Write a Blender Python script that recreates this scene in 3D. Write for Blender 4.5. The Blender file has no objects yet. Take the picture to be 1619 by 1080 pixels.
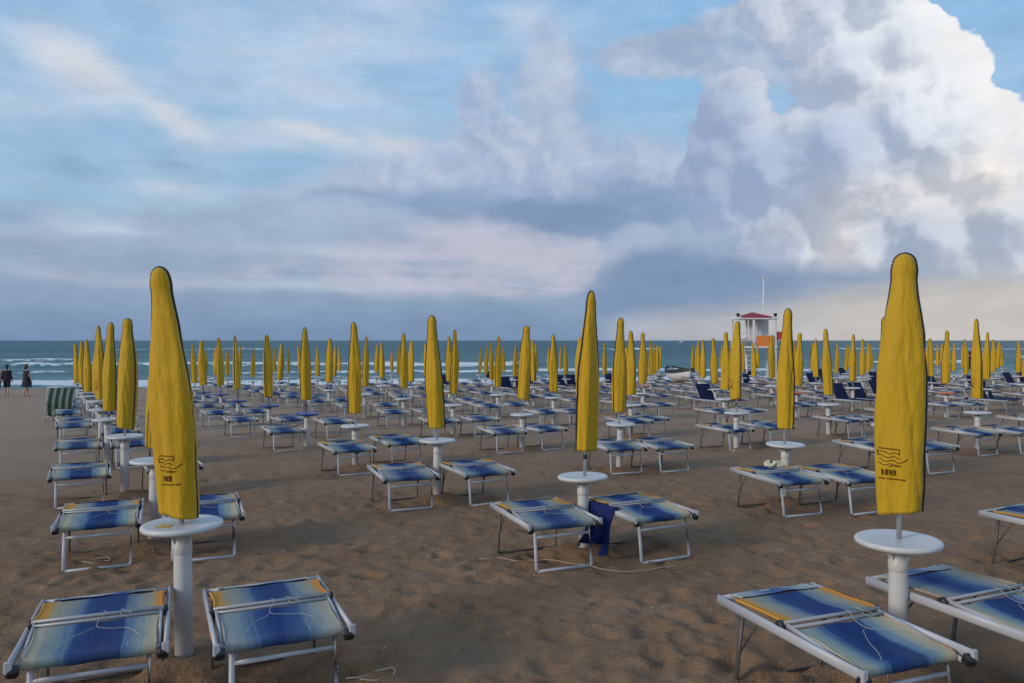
import bpy, math, random
import numpy as np
from mathutils import Vector, Matrix, noise as mnoise

random.seed(11)
scene = bpy.context.scene
col = scene.collection
CAM_H = 1.75
FPX = 1250.0            # focal length of the photo, in photo pixels
HZ = 538.0
R = math.radians

# ------------------------------------------------------------------ helpers
def srgb(r, g, b):
    out = []
    for c in (r, g, b):
        c /= 255.0
        out.append(c / 12.92 if c <= 0.04045 else ((c + 0.055) / 1.055) ** 2.4)
    return tuple(out)

class MB:
    """collects shapes and links them as one mesh object"""
    def __init__(self):
        self.v = []; self.f = []; self.sm = []; self.mi = []
        self.cur = 0
    def add(self, verts, faces, smooth=True):
        n = len(self.v)
        self.v += [tuple(p) for p in verts]
        for f in faces:
            self.f.append([n + i for i in f]); self.sm.append(smooth); self.mi.append(self.cur)
    def box(self, c, s, rot=None, bev=0.0):
        cx, cy, cz = c; hx, hy, hz = s[0] / 2, s[1] / 2, s[2] / 2
        if bev <= 0:
            vs = [Vector((x * hx, y * hy, z * hz)) for z in (-1, 1) for y in (-1, 1) for x in (-1, 1)]
            fs = [(0, 2, 3, 1), (4, 5, 7, 6), (0, 1, 5, 4), (2, 6, 7, 3), (0, 4, 6, 2), (1, 3, 7, 5)]
        else:
            b = min(bev, hx * .9, hy * .9, hz * .9)
            vs = []; fs = []
            prof = [(-hz, b), (-hz + b, 0), (hz - b, 0), (hz, b)]
            for z, ins in prof:
                x = hx - ins; y = hy - ins
                cc = b
                for sx, sy, fl in ((1, 1, 0), (-1, 1, 1), (-1, -1, 0), (1, -1, 1)):
                    p = [(sx * x, sy * (y - cc)), (sx * (x - cc), sy * y)]
                    if fl: p.reverse()
                    for q in p: vs.append(Vector((q[0], q[1], z)))
            for k in range(3):
                for i in range(8):
                    a = k * 8 + i; c2 = k * 8 + (i + 1) % 8
                    fs.append((a, c2, c2 + 8, a + 8))
            fs.append(tuple(reversed(range(8)))); fs.append(tuple(range(24, 32)))
        if rot is not None: vs = [rot @ p for p in vs]
        self.add([(p.x + cx, p.y + cy, p.z + cz) for p in vs], fs, False)
    def tube(self, pts, r, n=10, sx=1.0, sz=1.0, up=(0, 0, 1), cap=True, radii=None):
        P = [Vector(p) for p in pts]
        vs = []; fs = []
        for i, p in enumerate(P):
            if i == 0: t = P[1] - P[0]
            elif i == len(P) - 1: t = P[-1] - P[-2]
            else: t = (P[i + 1] - P[i]).normalized() + (P[i] - P[i - 1]).normalized()
            t.normalize()
            u = Vector(up)
            if abs(u.dot(t)) > .97: u = Vector((1, 0, 0)) if abs(t.x) < .9 else Vector((0, 1, 0))
            a = t.cross(u).normalized(); b = a.cross(t).normalized()
            rr = radii[i] if radii else r
            for k in range(n):
                w = 2 * math.pi * k / n
                vs.append(p + a * (math.cos(w) * rr * sx) + b * (math.sin(w) * rr * sz))
        for i in range(len(P) - 1):
            for k in range(n):
                a = i * n + k; b = i * n + (k + 1) % n
                fs.append((a, b, b + n, a + n))
        if cap:
            fs.append(tuple(reversed(range(n)))); m = (len(P) - 1) * n
            fs.append(tuple(range(m, m + n)))
        self.add(vs, fs, True)
    def lathe(self, prof, n=24, c=(0, 0, 0), cap=True):
        vs = []; fs = []
        for r, z in prof:
            for k in range(n):
                w = 2 * math.pi * k / n
                vs.append((c[0] + r * math.cos(w), c[1] + r * math.sin(w), c[2] + z))
        for i in range(len(prof) - 1):
            for k in range(n):
                a = i * n + k; b = i * n + (k + 1) % n
                fs.append((a, b, b + n, a + n))
        if cap:
            fs.append(tuple(reversed(range(n)))); m = (len(prof) - 1) * n
            fs.append(tuple(range(m, m + n)))
        self.add(vs, fs, True)
    def grid(self, fn, nu, nv, smooth=True):
        vs = [fn(i / nu, j / nv) for j in range(nv + 1) for i in range(nu + 1)]
        fs = [(j * (nu + 1) + i, j * (nu + 1) + i + 1, (j + 1) * (nu + 1) + i + 1, (j + 1) * (nu + 1) + i)
              for j in range(nv) for i in range(nu)]
        self.add(vs, fs, smooth)
    def ellipsoid(self, c, r, n=14, m=9):
        prof = []
        vs = []; fs = []
        for j in range(m + 1):
            ph = -math.pi / 2 + math.pi * j / m
            for k in range(n):
                w = 2 * math.pi * k / n
                vs.append((c[0] + r[0] * math.cos(ph) * math.cos(w), c[1] + r[1] * math.cos(ph) * math.sin(w), c[2] + r[2] * math.sin(ph)))
        for j in range(m):
            for k in range(n):
                a = j * n + k; b = j * n + (k + 1) % n
                fs.append((a, b, b + n, a + n))
        self.add(vs, fs, True)
    def mesh(self, name, mats):
        me = bpy.data.meshes.new(name)
        me.from_pydata(self.v, [], self.f)
        me.polygons.foreach_set('use_smooth', self.sm)
        for m in (mats if isinstance(mats, (list, tuple)) else [mats]): me.materials.append(m)
        me.polygons.foreach_set('material_index', self.mi)
        me.update()
        return me
    def build(self, name, mats, parent=None):
        o = bpy.data.objects.new(name, self.mesh(name, mats))
        col.objects.link(o)
        if parent is not None: o.parent = parent
        return o

def empty(name, loc=(0, 0, 0), rz=0.0):
    o = bpy.data.objects.new(name, None)
    o.empty_display_size = .2
    o.location = loc; o.rotation_euler = (0, 0, rz)
    col.objects.link(o)
    return o

def tag(o, label=None, cat=None, group=None, kind=None):
    if label: o['label'] = label
    if cat: o['category'] = cat
    if group: o['group'] = group
    if kind: o['kind'] = kind
    return o

def link_obj(name, me, parent=None):
    o = bpy.data.objects.new(name, me); col.objects.link(o)
    if parent is not None: o.parent = parent
    return o

def copy_tree(o, parent=None):
    c = o.copy(); col.objects.link(c)
    if parent is not None: c.parent = parent
    for ch in list(o.children): copy_tree(ch, c)
    return c

# ------------------------------------------------------------------ node expressions
class S:
    """a float socket with arithmetic"""
    nt = None
    def __init__(self, sock): self.s = sock
    @staticmethod
    def math(op, *a, clamp=False):
        n = S.nt.nodes.new('ShaderNodeMath'); n.operation = op; n.use_clamp = clamp
        for i, x in enumerate(a):
            if isinstance(x, S): S.nt.links.new(x.s, n.inputs[i])
            else: n.inputs[i].default_value = float(x)
        return S(n.outputs[0])
    def __add__(a, b): return S.math('ADD', a, b)
    __radd__ = __add__
    def __sub__(a, b): return S.math('SUBTRACT', a, b)
    def __rsub__(a, b): return S.math('SUBTRACT', b, a)
    def __mul__(a, b): return S.math('MULTIPLY', a, b)
    __rmul__ = __mul__
    def __truediv__(a, b): return S.math('DIVIDE', a, b)
def smax(a, b): return S.math('MAXIMUM', a, b)
def smin(a, b): return S.math('MINIMUM', a, b)
def spow(a, b): return S.math('POWER', a, b)
def clamp01(a): return S.math('ADD', a, 0.0, clamp=True)
def put(x, sock):
    if isinstance(x, S): S.nt.links.new(x.s, sock)
    elif isinstance(x, bpy.types.NodeSocket): S.nt.links.new(x, sock)
    elif isinstance(x, (tuple, list)):
        sock.default_value = tuple(x) + (1.0,) if (len(x) == 3 and sock.type == 'RGBA') else tuple(x)
    else: sock.default_value = x
def sstep(x, a, b, lo=0.0, hi=1.0):
    n = S.nt.nodes.new('ShaderNodeMapRange'); n.interpolation_type = 'SMOOTHSTEP'; n.clamp = True
    put(x, n.inputs['Value']); n.inputs['From Min'].default_value = a; n.inputs['From Max'].default_value = b
    n.inputs['To Min'].default_value = lo; n.inputs['To Max'].default_value = hi
    return S(n.outputs['Result'])
def lin(x, a, b, lo=0.0, hi=1.0):
    n = S.nt.nodes.new('ShaderNodeMapRange'); n.clamp = True
    put(x, n.inputs['Value']); n.inputs['From Min'].default_value = a; n.inputs['From Max'].default_value = b
    n.inputs['To Min'].default_value = lo; n.inputs['To Max'].default_value = hi
    return S(n.outputs['Result'])
def mixc(f, a, b, mode='MIX'):
    n = S.nt.nodes.new('ShaderNodeMix'); n.data_type = 'RGBA'; n.blend_type = mode; n.clamp_factor = True
    put(f, n.inputs[0]); put(a, n.inputs[6]); put(b, n.inputs[7])
    return n.outputs[2]
def vmath(op, a, b=None, scale=None):
    n = S.nt.nodes.new('ShaderNodeVectorMath'); n.operation = op
    put(a, n.inputs[0])
    if b is not None: put(b, n.inputs[1])
    if scale is not None: put(scale, n.inputs['Scale'])
    return n.outputs[0]
def fbm(vec, scale, detail=5, rough=.55, dist=0.0, color=False):
    n = S.nt.nodes.new('ShaderNodeTexNoise'); put(vec, n.inputs['Vector'])
    n.inputs['Scale'].default_value = scale; n.inputs['Detail'].default_value = detail
    n.inputs['Roughness'].default_value = rough; n.inputs['Distortion'].default_value = dist
    return n.outputs['Color'] if color else S(n.outputs['Fac'])
def voro(vec, scale, detail=3, rough=.5, lac=2.1):
    n = S.nt.nodes.new('ShaderNodeTexVoronoi'); n.voronoi_dimensions = '2D'; n.feature = 'F1'; put(vec, n.inputs['Vector'])
    n.inputs['Scale'].default_value = scale
    n.inputs['Detail'].default_value = detail; n.inputs['Roughness'].default_value = rough
    n.inputs['Lacunarity'].default_value = lac
    n.normalize = True
    return S(n.outputs['Distance'])
def sepxyz(v):
    n = S.nt.nodes.new('ShaderNodeSeparateXYZ'); put(v, n.inputs[0])
    return S(n.outputs[0]), S(n.outputs[1]), S(n.outputs[2])
def comb(x, y, z):
    n = S.nt.nodes.new('ShaderNodeCombineXYZ'); put(x, n.inputs[0]); put(y, n.inputs[1]); put(z, n.inputs[2])
    return n.outputs[0]
def fcurve(x, pts):
    """piecewise curve through pts (both axes already 0..1)"""
    n = S.nt.nodes.new('ShaderNodeFloatCurve'); put(x, n.inputs['Value'])
    c = n.mapping.curves[0]
    pts = sorted(pts)
    c.points[0].location = pts[0]; c.points[1].location = pts[-1]
    for p in pts[1:-1]: c.points.new(*p)
    n.mapping.update()
    return S(n.outputs[0])
def ramp(x, stops, interp='LINEAR'):
    n = S.nt.nodes.new('ShaderNodeValToRGB'); put(x, n.inputs[0])
    cr = n.color_ramp; cr.interpolation = interp
    cr.elements[0].position = stops[0][0]; cr.elements[0].color = tuple(stops[0][1]) + (1,)
    cr.elements[1].position = stops[-1][0]; cr.elements[1].color = tuple(stops[-1][1]) + (1,)
    for p, c in stops[1:-1]:
        e = cr.elements.new(p); e.color = tuple(c) + (1,)
    return n.outputs[0]
def new_mat(name):
    m = bpy.data.materials.new(name); m.use_nodes = True
    S.nt = m.node_tree
    return m, m.node_tree.nodes['Principled BSDF']
def objcoord():
    n = S.nt.nodes.new('ShaderNodeTexCoord'); return n.outputs['Object']
def worldpos():
    n = S.nt.nodes.new('ShaderNodeNewGeometry'); return n.outputs['Position']
def objrand():
    n = S.nt.nodes.new('ShaderNodeObjectInfo'); return S(n.outputs['Random'])
def bump(h, strength, dist, bsdf):
    n = S.nt.nodes.new('ShaderNodeBump'); n.inputs['Strength'].default_value = strength
    n.inputs['Distance'].default_value = dist
    put(h, n.inputs['Height']); S.nt.links.new(n.outputs[0], bsdf.inputs['Normal'])

# ------------------------------------------------------------------ sky (world)
SUN_EL, SUN_AZ = 20.0, 238.0        # degrees; azimuth clockwise from +Y (the sea)
def build_world():
    w = bpy.data.worlds.new('World'); scene.world = w; w.use_nodes = True
    nt = w.node_tree; S.nt = nt
    for n in list(nt.nodes): nt.nodes.remove(n)
    out = nt.nodes.new('ShaderNodeOutputWorld'); bg = nt.nodes.new('ShaderNodeBackground')
    nt.links.new(bg.outputs[0], out.inputs[0])
    tc = nt.nodes.new('ShaderNodeTexCoord'); D = tc.outputs['Generated']
    D = vmath('NORMALIZE', D)
    x, y, z = sepxyz(D)
    az = S.math('ARCTAN2', x, y)
    el = S.math('ARCSINE', z)
    U0, U1, V1 = -.75, .75, .6
    def P(px, py):
        a = math.atan((px - 809.5) / FPX)
        e = math.atan((HZ - py) / FPX * math.cos(a))
        return ((a - U0) / (U1 - U0), e / V1)
    un = lin(az, U0, U1)
    v = el / V1
    PX = V1 * FPX                       # photo pixels per unit v
    n_big = fbm(D, 4.0, 3, .5) - .5
    n_mid = fbm(vmath('MULTIPLY', D, (1, 1, 2.2)), 11.0, 5, .58) - .5
    n_str = fbm(vmath('MULTIPLY', D, (1, 1, 6.0)), 5.0, 5, .6) - .5
    n_fine = fbm(D, 42.0, 4, .62) - .5
    def edge(pts): return fcurve(un, [P(*p) for p in pts])
    def band(top, bot, st, sb, warp=0.0, noise=None):
        vv = v + (noise * (warp / PX)) if noise is not None else v
        a = sstep(edge(top) - vv, -st / PX, st / PX) if top else 1.0
        b = sstep(vv - edge(bot), -sb / PX, sb / PX) if bot else 1.0
        return a * b
    def blob(px, py, rx, ry, warp=0.0, noise=None, rot=0.0):
        cu, cv = P(px, py)
        du = (un - cu) * ((U1 - U0) * FPX)
        dv = (v - cv) * PX
        if noise is not None: dv = dv + noise * warp; du = du + noise * (warp * .7)
        if rot:
            c_, s_ = math.cos(R(rot)), math.sin(R(rot))
            du, dv = du * c_ + dv * s_, dv * c_ - du * s_
        d2 = spow(S.math('ABSOLUTE', du / rx), 2.0) + spow(S.math('ABSOLUTE', dv / ry), 2.0)
        return S.math('EXPONENT', d2 * -1.0)
    # clear air behind the clouds
    sky = nt.nodes.new('ShaderNodeTexSky'); sky.sky_type = 'NISHITA'; sky.sun_disc = False
    sky.sun_elevation = R(SUN_EL); sky.sun_rotation = R(SUN_AZ)
    sky.air_density = 1.0; sky.dust_density = .6; sky.ozone_density = 1.6
    air = vmath('SCALE', sky.outputs[0], scale=.095)
    base = mixc(.8, air, ramp(lin(v, -.02, .95), [(0, srgb(150, 172, 196)), (.3, srgb(158, 190, 216)), (.6, srgb(158, 195, 229)), (1, srgb(136, 180, 228))]))
    c = base
    # thin high veil
    veil = sstep(n_str + n_big * .6, -.12, .3)
    c = mixc(veil * .5, c, srgb(186, 203, 222))
    # milky patches over the upper left
    m = smax(blob(430, 110, 210, 60, 50, n_mid, -12), blob(640, 20, 70, 40, 40, n_mid))
    m = smax(m, blob(120, 150, 170, 45, 40, n_mid, 14))
    m = smax(m, blob(560, 60, 160, 40, 60, n_str))
    m = smax(m, blob(830, 20, 60, 30, 40, n_mid))
    c = mixc(clamp01(m * (sstep(n_mid + n_str * .5, -.25, .25) * .5 + .35)), c, srgb(192, 204, 222))
    # warm diagonal streak
    st = band([(0, 40), (60, 48), (130, 75), (190, 118), (250, 168), (330, 190), (450, 195), (560, 207), (660, 222), (700, 240), (740, 262), (1619, 262)],
              [(0, 60), (60, 100), (130, 140), (200, 190), (260, 200), (320, 213), (450, 221), (560, 234), (660, 252), (700, 268), (740, 264), (1619, 264)] , 22, 26, 64, n_mid)
    gap = sstep(n_str + n_mid * .7 + fbm(D, 6.0, 2, .5) - .5, -.22, .16)
    c = mixc(clamp01(st * (gap * .6 + .4)) * .66, c, srgb(204, 209, 219))
    bst = smax(blob(115, 82, 60, 22, 34, n_mid, -22), blob(275, 190, 55, 14, 30, n_mid, -22))
    bst = smax(bst, smax(blob(490, 207, 60, 10, 24, n_mid, -8), blob(640, 232, 60, 14, 30, n_mid, -14)))
    c = mixc(clamp01(bst * 1.2) * .5, c, srgb(219, 217, 218))
    # lower grey-blue bank
    g_al = band([(0, 345), (60, 350), (110, 372), (160, 352), (230, 325), (330, 318), (440, 296), (520, 262), (600, 240), (700, 222), (800, 196), (900, 200), (1000, 240), (1080, 270), (1200, 300), (1619, 330)],
                None, 22, 10, 90, n_mid)
    g_col = ramp(lin(v, 0.0, .38), [(0, srgb(134, 154, 177)), (.25, srgb(147, 164, 187)), (.5, srgb(159, 174, 196)), (.75, srgb(170, 184, 205)), (1, srgb(181, 193, 212))])
    c = mixc(clamp01(g_al) * .9, c, g_col)
    # faint warm layers inside it
    t = band([(0, 420), (300, 440), (420, 415), (560, 385), (720, 345), (900, 350), (940, 372), (960, 400), (1619, 400)],
             [(0, 430), (280, 452), (420, 448), (600, 462), (900, 462), (940, 440), (960, 402), (1619, 402)], 20, 14, 46, n_str)
    t = t * sstep(n_str * .8 + n_mid * .5, -.22, .1)
    c = mixc(clamp01(t) * .85, c, srgb(190, 190, 203))
    c = mixc(blob(850, 415, 90, 30, 30, n_str) * .6, c, srgb(190, 191, 202))
    for (bx, by, rx, ry, al) in ((270, 300, 60, 9, .8), (90, 352, 90, 20, .7), (180, 366, 50, 6, .6), (470, 395, 130, 12, .4), (470, 452, 150, 8, .5)):
        c = mixc(clamp01(blob(bx, by, rx, ry, 22, n_mid)) * al, c, srgb(192, 202, 216))
    for (bx, by, rx, ry, al) in ((270, 265, 26, 12, .55), (150, 272, 30, 14, .3), (20, 345, 50, 16, .6), (110, 262, 20, 20, .2)):
        c = mixc(clamp01(blob(bx, by, rx, ry, 30, n_mid)) * al, c, srgb(143, 166, 196))
    # billowing noise shared by the heaped clouds
    flat = comb(az, el * 1.15, 0.0)
    wv = vmath('ADD', flat, vmath('SCALE', vmath('SUBTRACT', fbm(D, 9.0, 4, .55, color=True), (.5, .5, .5)), scale=.075))
    def billow(off):
        p = vmath('ADD', wv, off)
        return 1.0 - voro(p, 9.5, 3.0, .52, 2.25)
    b0 = billow((0, 0, 0))
    bl = billow((.012, .014, 0))
    relief = sstep(b0 - bl + n_mid * .06, -.16, .20)
    bn = b0 - .62
    # centre heap, soft and lilac
    mid = smax(blob(868, 150, 62, 90), blob(760, 180, 40, 75, 30, n_mid))
    mid = smax(mid, smax(blob(830, 250, 150, 70), blob(940, 280, 120, 60)))
    mid = smax(mid, smax(blob(680, 275, 90, 45), blob(1020, 275, 90, 60, 30, n_mid)))
    ma = sstep(mid + bn * .7 + n_mid * .7, .22, .75)
    mc = mixc(relief, srgb(160, 176, 202), srgb(186, 196, 214))
    mc = mixc(blob(870, 130, 50, 60, 30, n_mid) * .5, mc, srgb(205, 209, 219))
    mc = mixc(sstep(v, P(0, 330)[1], P(0, 230)[1], .75, 0.0), mc, srgb(144, 163, 193))
    c = mixc(clamp01(ma) * .85, c, mc)
    # dark underside streaming left
    dk = band([(0, 330), (440, 330), (520, 300), (640, 300), (760, 306), (860, 312), (1000, 300), (1100, 310), (1200, 352), (1619, 352)],
              [(0, 332), (440, 332), (540, 315), (640, 328), (760, 345), (830, 362), (900, 376), (1000, 360), (1100, 340), (1200, 354), (1619, 354)], 18, 16, 70, n_mid)
    c = mixc(clamp01(dk) * .7, c, srgb(136, 156, 185))
    c = mixc(sstep(blob(890, 345, 130, 34, 60, n_mid, -8) + bn * .4, .25, .7) * .6, c, srgb(130, 151, 181))
    # tongue of cloud running left from the heap
    tong = blob(1080, 84, 150, 34, 44, n_mid, 2)
    tong = sstep(smax(tong, blob(1190, 70, 110, 56, 30, n_mid)) + bn * .5 + n_mid * .35, .30, .52)
    tcol = mixc(relief, srgb(160, 176, 200), srgb(184, 195, 212))
    tcol = mixc(sstep(v + bn * .06, P(0, 128)[1], P(0, 100)[1], 1.0, 0.0), tcol, srgb(212, 217, 226))
    c = mixc(tong * .93, c, tcol)
    # great cumulus on the right: a union of puffs, each a ball with its own lit side
    PUFFS = [(1395, -14, 66), (1452, 62, 46), (1496, 112, 50), (1528, 142, 38), (1506, 214, 84), (1566, 268, 72), (1604, 330, 100),
             (1246, 48, 34), (1306, 28, 56), (1340, 108, 76), (1312, 196, 52), (1160, 176, 54), (1136, 226, 50), (1222, 268, 84),
             (1352, 258, 124), (1436, 182, 100), (1128, 306, 62), (1246, 372, 74), (1360, 382, 76), (1480, 372, 96), (1214, 14, 46), (1420, 60, 60)]
    def puffs(ax, ay):
        f = None
        for (px, py, r) in PUFFS:
            cu, cv = P(px, py)
            dx = (ax - cu) * ((U1 - U0) * FPX); dy = (ay - cv) * PX
            d = r - S.math('SQRT', dx * dx + dy * dy)
            f = d if f is None else S.math('SMOOTH_MAX', f, d, 9.0)
        return f
    wx, wy, _w = sepxyz(vmath('SUBTRACT', wv, flat))
    uw = un + wx * .55; vw = v + wy * .85
    f0 = puffs(uw, vw); f1 = puffs(uw + 20.0 / ((U1 - U0) * FPX), vw + 20.0 / PX)
    dens = f0 + bn * 74.0 + n_mid * 26.0 + n_fine * 14.0
    bot = (v - edge([(0, 430), (940, 430), (1060, 420), (1180, 440), (1300, 440), (1420, 430), (1619, 452)])) * PX
    ca = sstep(dens, 0.0, 6.0) * sstep(bot + bn * 70.0 + n_mid * 50.0, -26, 26)
    relief = sstep((f0 - f1) * .009 + (b0 - bl) * 1.25 + n_mid * .14 + n_fine * .22, -.19, .26) * lin(az, .20, .42, .4, 1.0)
    macro = mixc(lin(az, .24, .56), srgb(170, 183, 205), srgb(194, 199, 208))
    for (bx, by, rx, ry, colr, al) in (
            (1210, 240, 120, 70, (164, 178, 203), .8), (1340, 225, 130, 50, (170, 182, 204), .7),
            (1380, 40, 160, 60, (196, 204, 216), .6), (1500, 120, 80, 70, (214, 218, 225), .8),
            (1330, 385, 36, 56, (220, 213, 204), .8), (1240, 360, 80, 44, (194, 196, 203), .7), (1552, 285, 46, 40, (226, 221, 213), .9), (1420, 310, 140, 40, (203, 201, 202), .7),
            (1430, 372, 46, 34, (166, 178, 197), .75), (1570, 370, 120, 46, (176, 184, 198), .75), (1170, 330, 100, 46, (158, 175, 201), .7)):
        macro = mixc(clamp01(blob(bx, by, rx, ry, 60, n_mid) * al), macro, srgb(*colr))
    cc = mixc(1.0, macro, mixc(relief, (.82, .85, .90), (1.28, 1.25, 1.21)), 'MULTIPLY')
    rim = sstep(dens, 8.0, 70.0, 1.0, 0.0) * lin(az, .22, .42)
    cc = mixc(rim * (relief * .75 + .1), cc, srgb(236, 236, 235))
    c = mixc(ca * .97, c, cc)
    # pink tuft below the centre
    tf = sstep(blob(955, 398, 48, 18) + bn * .8 + n_mid * .4, .35, .8)
    c = mixc(tf * .7, c, mixc(relief, srgb(176, 185, 204), srgb(206, 202, 206)))
    tf = sstep(blob(1010, 375, 50, 26) + bn * .8, .3, .8)
    c = mixc(tf * .7, c, srgb(176, 188, 208))
    # slate band beneath, then the warm strip over the horizon
    slt = edge([(0, 470), (900, 440), (980, 408), (1060, 398), (1180, 424), (1300, 428), (1420, 424), (1619, 442)])
    sl = sstep(slt - v + n_mid * (60 / PX) + bn * (26 / PX), -.02, .025) * sstep(az + n_mid * .22, .055, .16)
    c = mixc(clamp01(sl) * .8, c, mixc(sstep(az + n_str * .2, .3, .55), srgb(131, 150, 177), srgb(168, 177, 191)))
    wmt = edge([(0, 545), (860, 540), (940, 522), (1000, 500), (1100, 487), (1220, 474), (1340, 458), (1480, 442), (1619, 436)])
    wm = sstep(wmt - v + n_str * (40 / PX) + n_mid * (22 / PX), -.03, .035) * sstep(az + n_str * .1, .04, .16)
    c = mixc(clamp01(wm) * .92, c, mixc(sstep(az, .05, .5), srgb(170, 176, 189), srgb(197, 192, 186)))
    lowl = band([(0, 505), (300, 500), (600, 492), (860, 500), (950, 540), (1619, 560)], None, 26, 4, 20, n_str)
    c = mixc(clamp01(lowl) * .5, c, srgb(128, 148, 178))
    # texture and contrast through all the cloud
    det = fbm(vmath('ADD', vmath('MULTIPLY', D, (1, 1, 2.4)), vmath('SCALE', vmath('SUBTRACT', fbm(D, 6.0, 2, .5, color=True), (.5, .5, .5)), scale=.12)), 15.0, 6, .62)
    c = vmath('SCALE', c, scale=lin(det, .3, .7, .94, 1.07))
    bc = nt.nodes.new('ShaderNodeBrightContrast'); put(c, bc.inputs[0]); bc.inputs['Bright'].default_value = .004; bc.inputs['Contrast'].default_value = .16
    c = bc.outputs[0]
    # general broken cloud away from the view
    away = sstep(S.math('ABSOLUTE', az), .72, 1.1)
    high = sstep(el, .48, .8)
    gen = sstep(n_big + n_mid * .8, -.12, .2)
    c = mixc(gen * smax(away, high) * .85, c, mixc(relief, srgb(150, 166, 192), srgb(205, 208, 214)))
    c = mixc(sstep(el, -.02, -.12), c, srgb(96, 92, 88))
    nt.links.new(c, bg.inputs[0]); bg.inputs[1].default_value = 1.0

build_world()

# ------------------------------------------------------------------ sun
sd = bpy.data.lights.new('sun', 'SUN'); sd.energy = 1.9; sd.angle = R(13); sd.color = (1.0, .86, .68)
so = bpy.data.objects.new('sun', sd); col.objects.link(so)
dirv = Vector((math.sin(R(SUN_AZ)) * math.cos(R(SUN_EL)), math.cos(R(SUN_AZ)) * math.cos(R(SUN_EL)), math.sin(R(SUN_EL))))
so.rotation_euler = dirv.to_track_quat('Z', 'Y').to_euler()
so.location = (0, 0, 20)

# ------------------------------------------------------------------ camera
cd = bpy.data.cameras.new('camera'); cd.sensor_width = 36; cd.lens = 36 * FPX / 1619.0
cd.clip_start = .05; cd.clip_end = 30000
co = bpy.data.objects.new('camera', cd); col.objects.link(co)
co.location = (0, 0, CAM_H); co.rotation_euler = (R(90 - math.degrees(2.0 / FPX)), 0, 0)
scene.camera = co
scene.view_settings.view_transform = 'Standard'; scene.view_settings.look = 'None'
scene.view_settings.exposure = 0; scene.view_settings.gamma = 1
scene.view_settings.use_curve_mapping = False

# ------------------------------------------------------------------ layout
K = 1.08
P0 = (-1.704 * K, 4.156 * K); AV = (2.2383 * K, 2.0537 * K); BV = (-1.3386 * K, 2.3772 * K)
BD = Vector(BV).normalized(); UD = Vector((BD.y, -BD.x))        # along a line / across it
SEA = -1.25
def zg(X, Y):
    dY = Y - P0[1]; dX = X - P0[0]
    z = -.021 * dY + .0076 * dX
    z = max(z, -.021 * dY - .6)
    z = min(z, .05)
    q = Y - .15 * X
    if q > 50: z -= .03 * (q - 50)
    return z
def ground_at(px, py):
    Y = 5.0
    X = 0.0
    for _ in range(40):
        X = (px - 809.5) / FPX * Y
        Y = .5 * Y + .5 * (CAM_H - zg(X, Y)) * FPX / (py - HZ)
    return (px - 809.5) / FPX * Y, Y

# ------------------------------------------------------------------ materials
def mat_sand():
    m, b = new_mat('sand'); W = worldpos()
    n1 = fbm(W, 1.1, 4, .6); n2 = fbm(W, 9.0, 4, .6); n3 = fbm(W, 120.0, 2, .6)
    f = n1 * .38 + n2 * .34 + n3 * .28
    c = ramp(f, [(.28, (.165, .094, .052)), (.5, (.25, .154, .090)), (.72, (.335, .225, .145))])
    x, y, z = sepxyz(W)
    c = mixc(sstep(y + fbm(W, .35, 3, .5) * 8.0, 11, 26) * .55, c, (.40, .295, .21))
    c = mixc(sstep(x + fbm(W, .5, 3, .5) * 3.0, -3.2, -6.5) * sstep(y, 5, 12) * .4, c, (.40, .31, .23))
    wet = sstep(z, -1.02, -1.22)
    c = mixc(wet * .6, c, (.09, .072, .056))
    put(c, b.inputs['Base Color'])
    b.inputs['Roughness'].default_value = .95; b.inputs['Specular IOR Level'].default_value = .15
    h = fbm(W, 8.5, 3, .6) * .5 + fbm(W, 30.0, 4, .65) * .34 + n3 * .10
    bump(h, .9, .06, b)
    return m
def mat_sea():
    m, b = new_mat('sea_water'); W = worldpos()
    at = S.nt.nodes.new('ShaderNodeAttribute'); at.attribute_name = 'foam'; foam = S(at.outputs['Fac'])
    Ws = vmath('MULTIPLY', W, (.35, 1.0, 1.0))
    w1 = fbm(Ws, .42, 5, .62); w2 = fbm(Ws, 1.7, 3, .6); w0 = fbm(vmath('MULTIPLY', W, (.12, .8, 1)), .06, 4, .6)
    x, y, z = sepxyz(W)
    base = mixc(sstep(y, 55, 260), (.105, .20, .20), (.042, .125, .146))
    base = mixc(sstep(w0, .42, .62) * .5, base, (.020, .078, .112))
    fn = fbm(vmath('MULTIPLY', W, (.6, 1.0, 1.6)), 1.3, 5, .7)
    fm = sstep(foam + (fn - .5) * 1.1, .54, .7)
    caps = sstep(fbm(vmath('MULTIPLY', W, (.3, 1.0, 1)), .22, 5, .7), .73, .77) * sstep(y, 60, 90) * .8
    fm = clamp01(smax(fm, caps))
    put(mixc(fm, base, (.72, .74, .76)), b.inputs['Base Color'])
    put(fm * .4 + .45, b.inputs['Roughness'])
    b.inputs['Specular IOR Level'].default_value = .12
    bump(w1 * 1.0 + w2 * .25, .9, .9, b)
    return m
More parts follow.
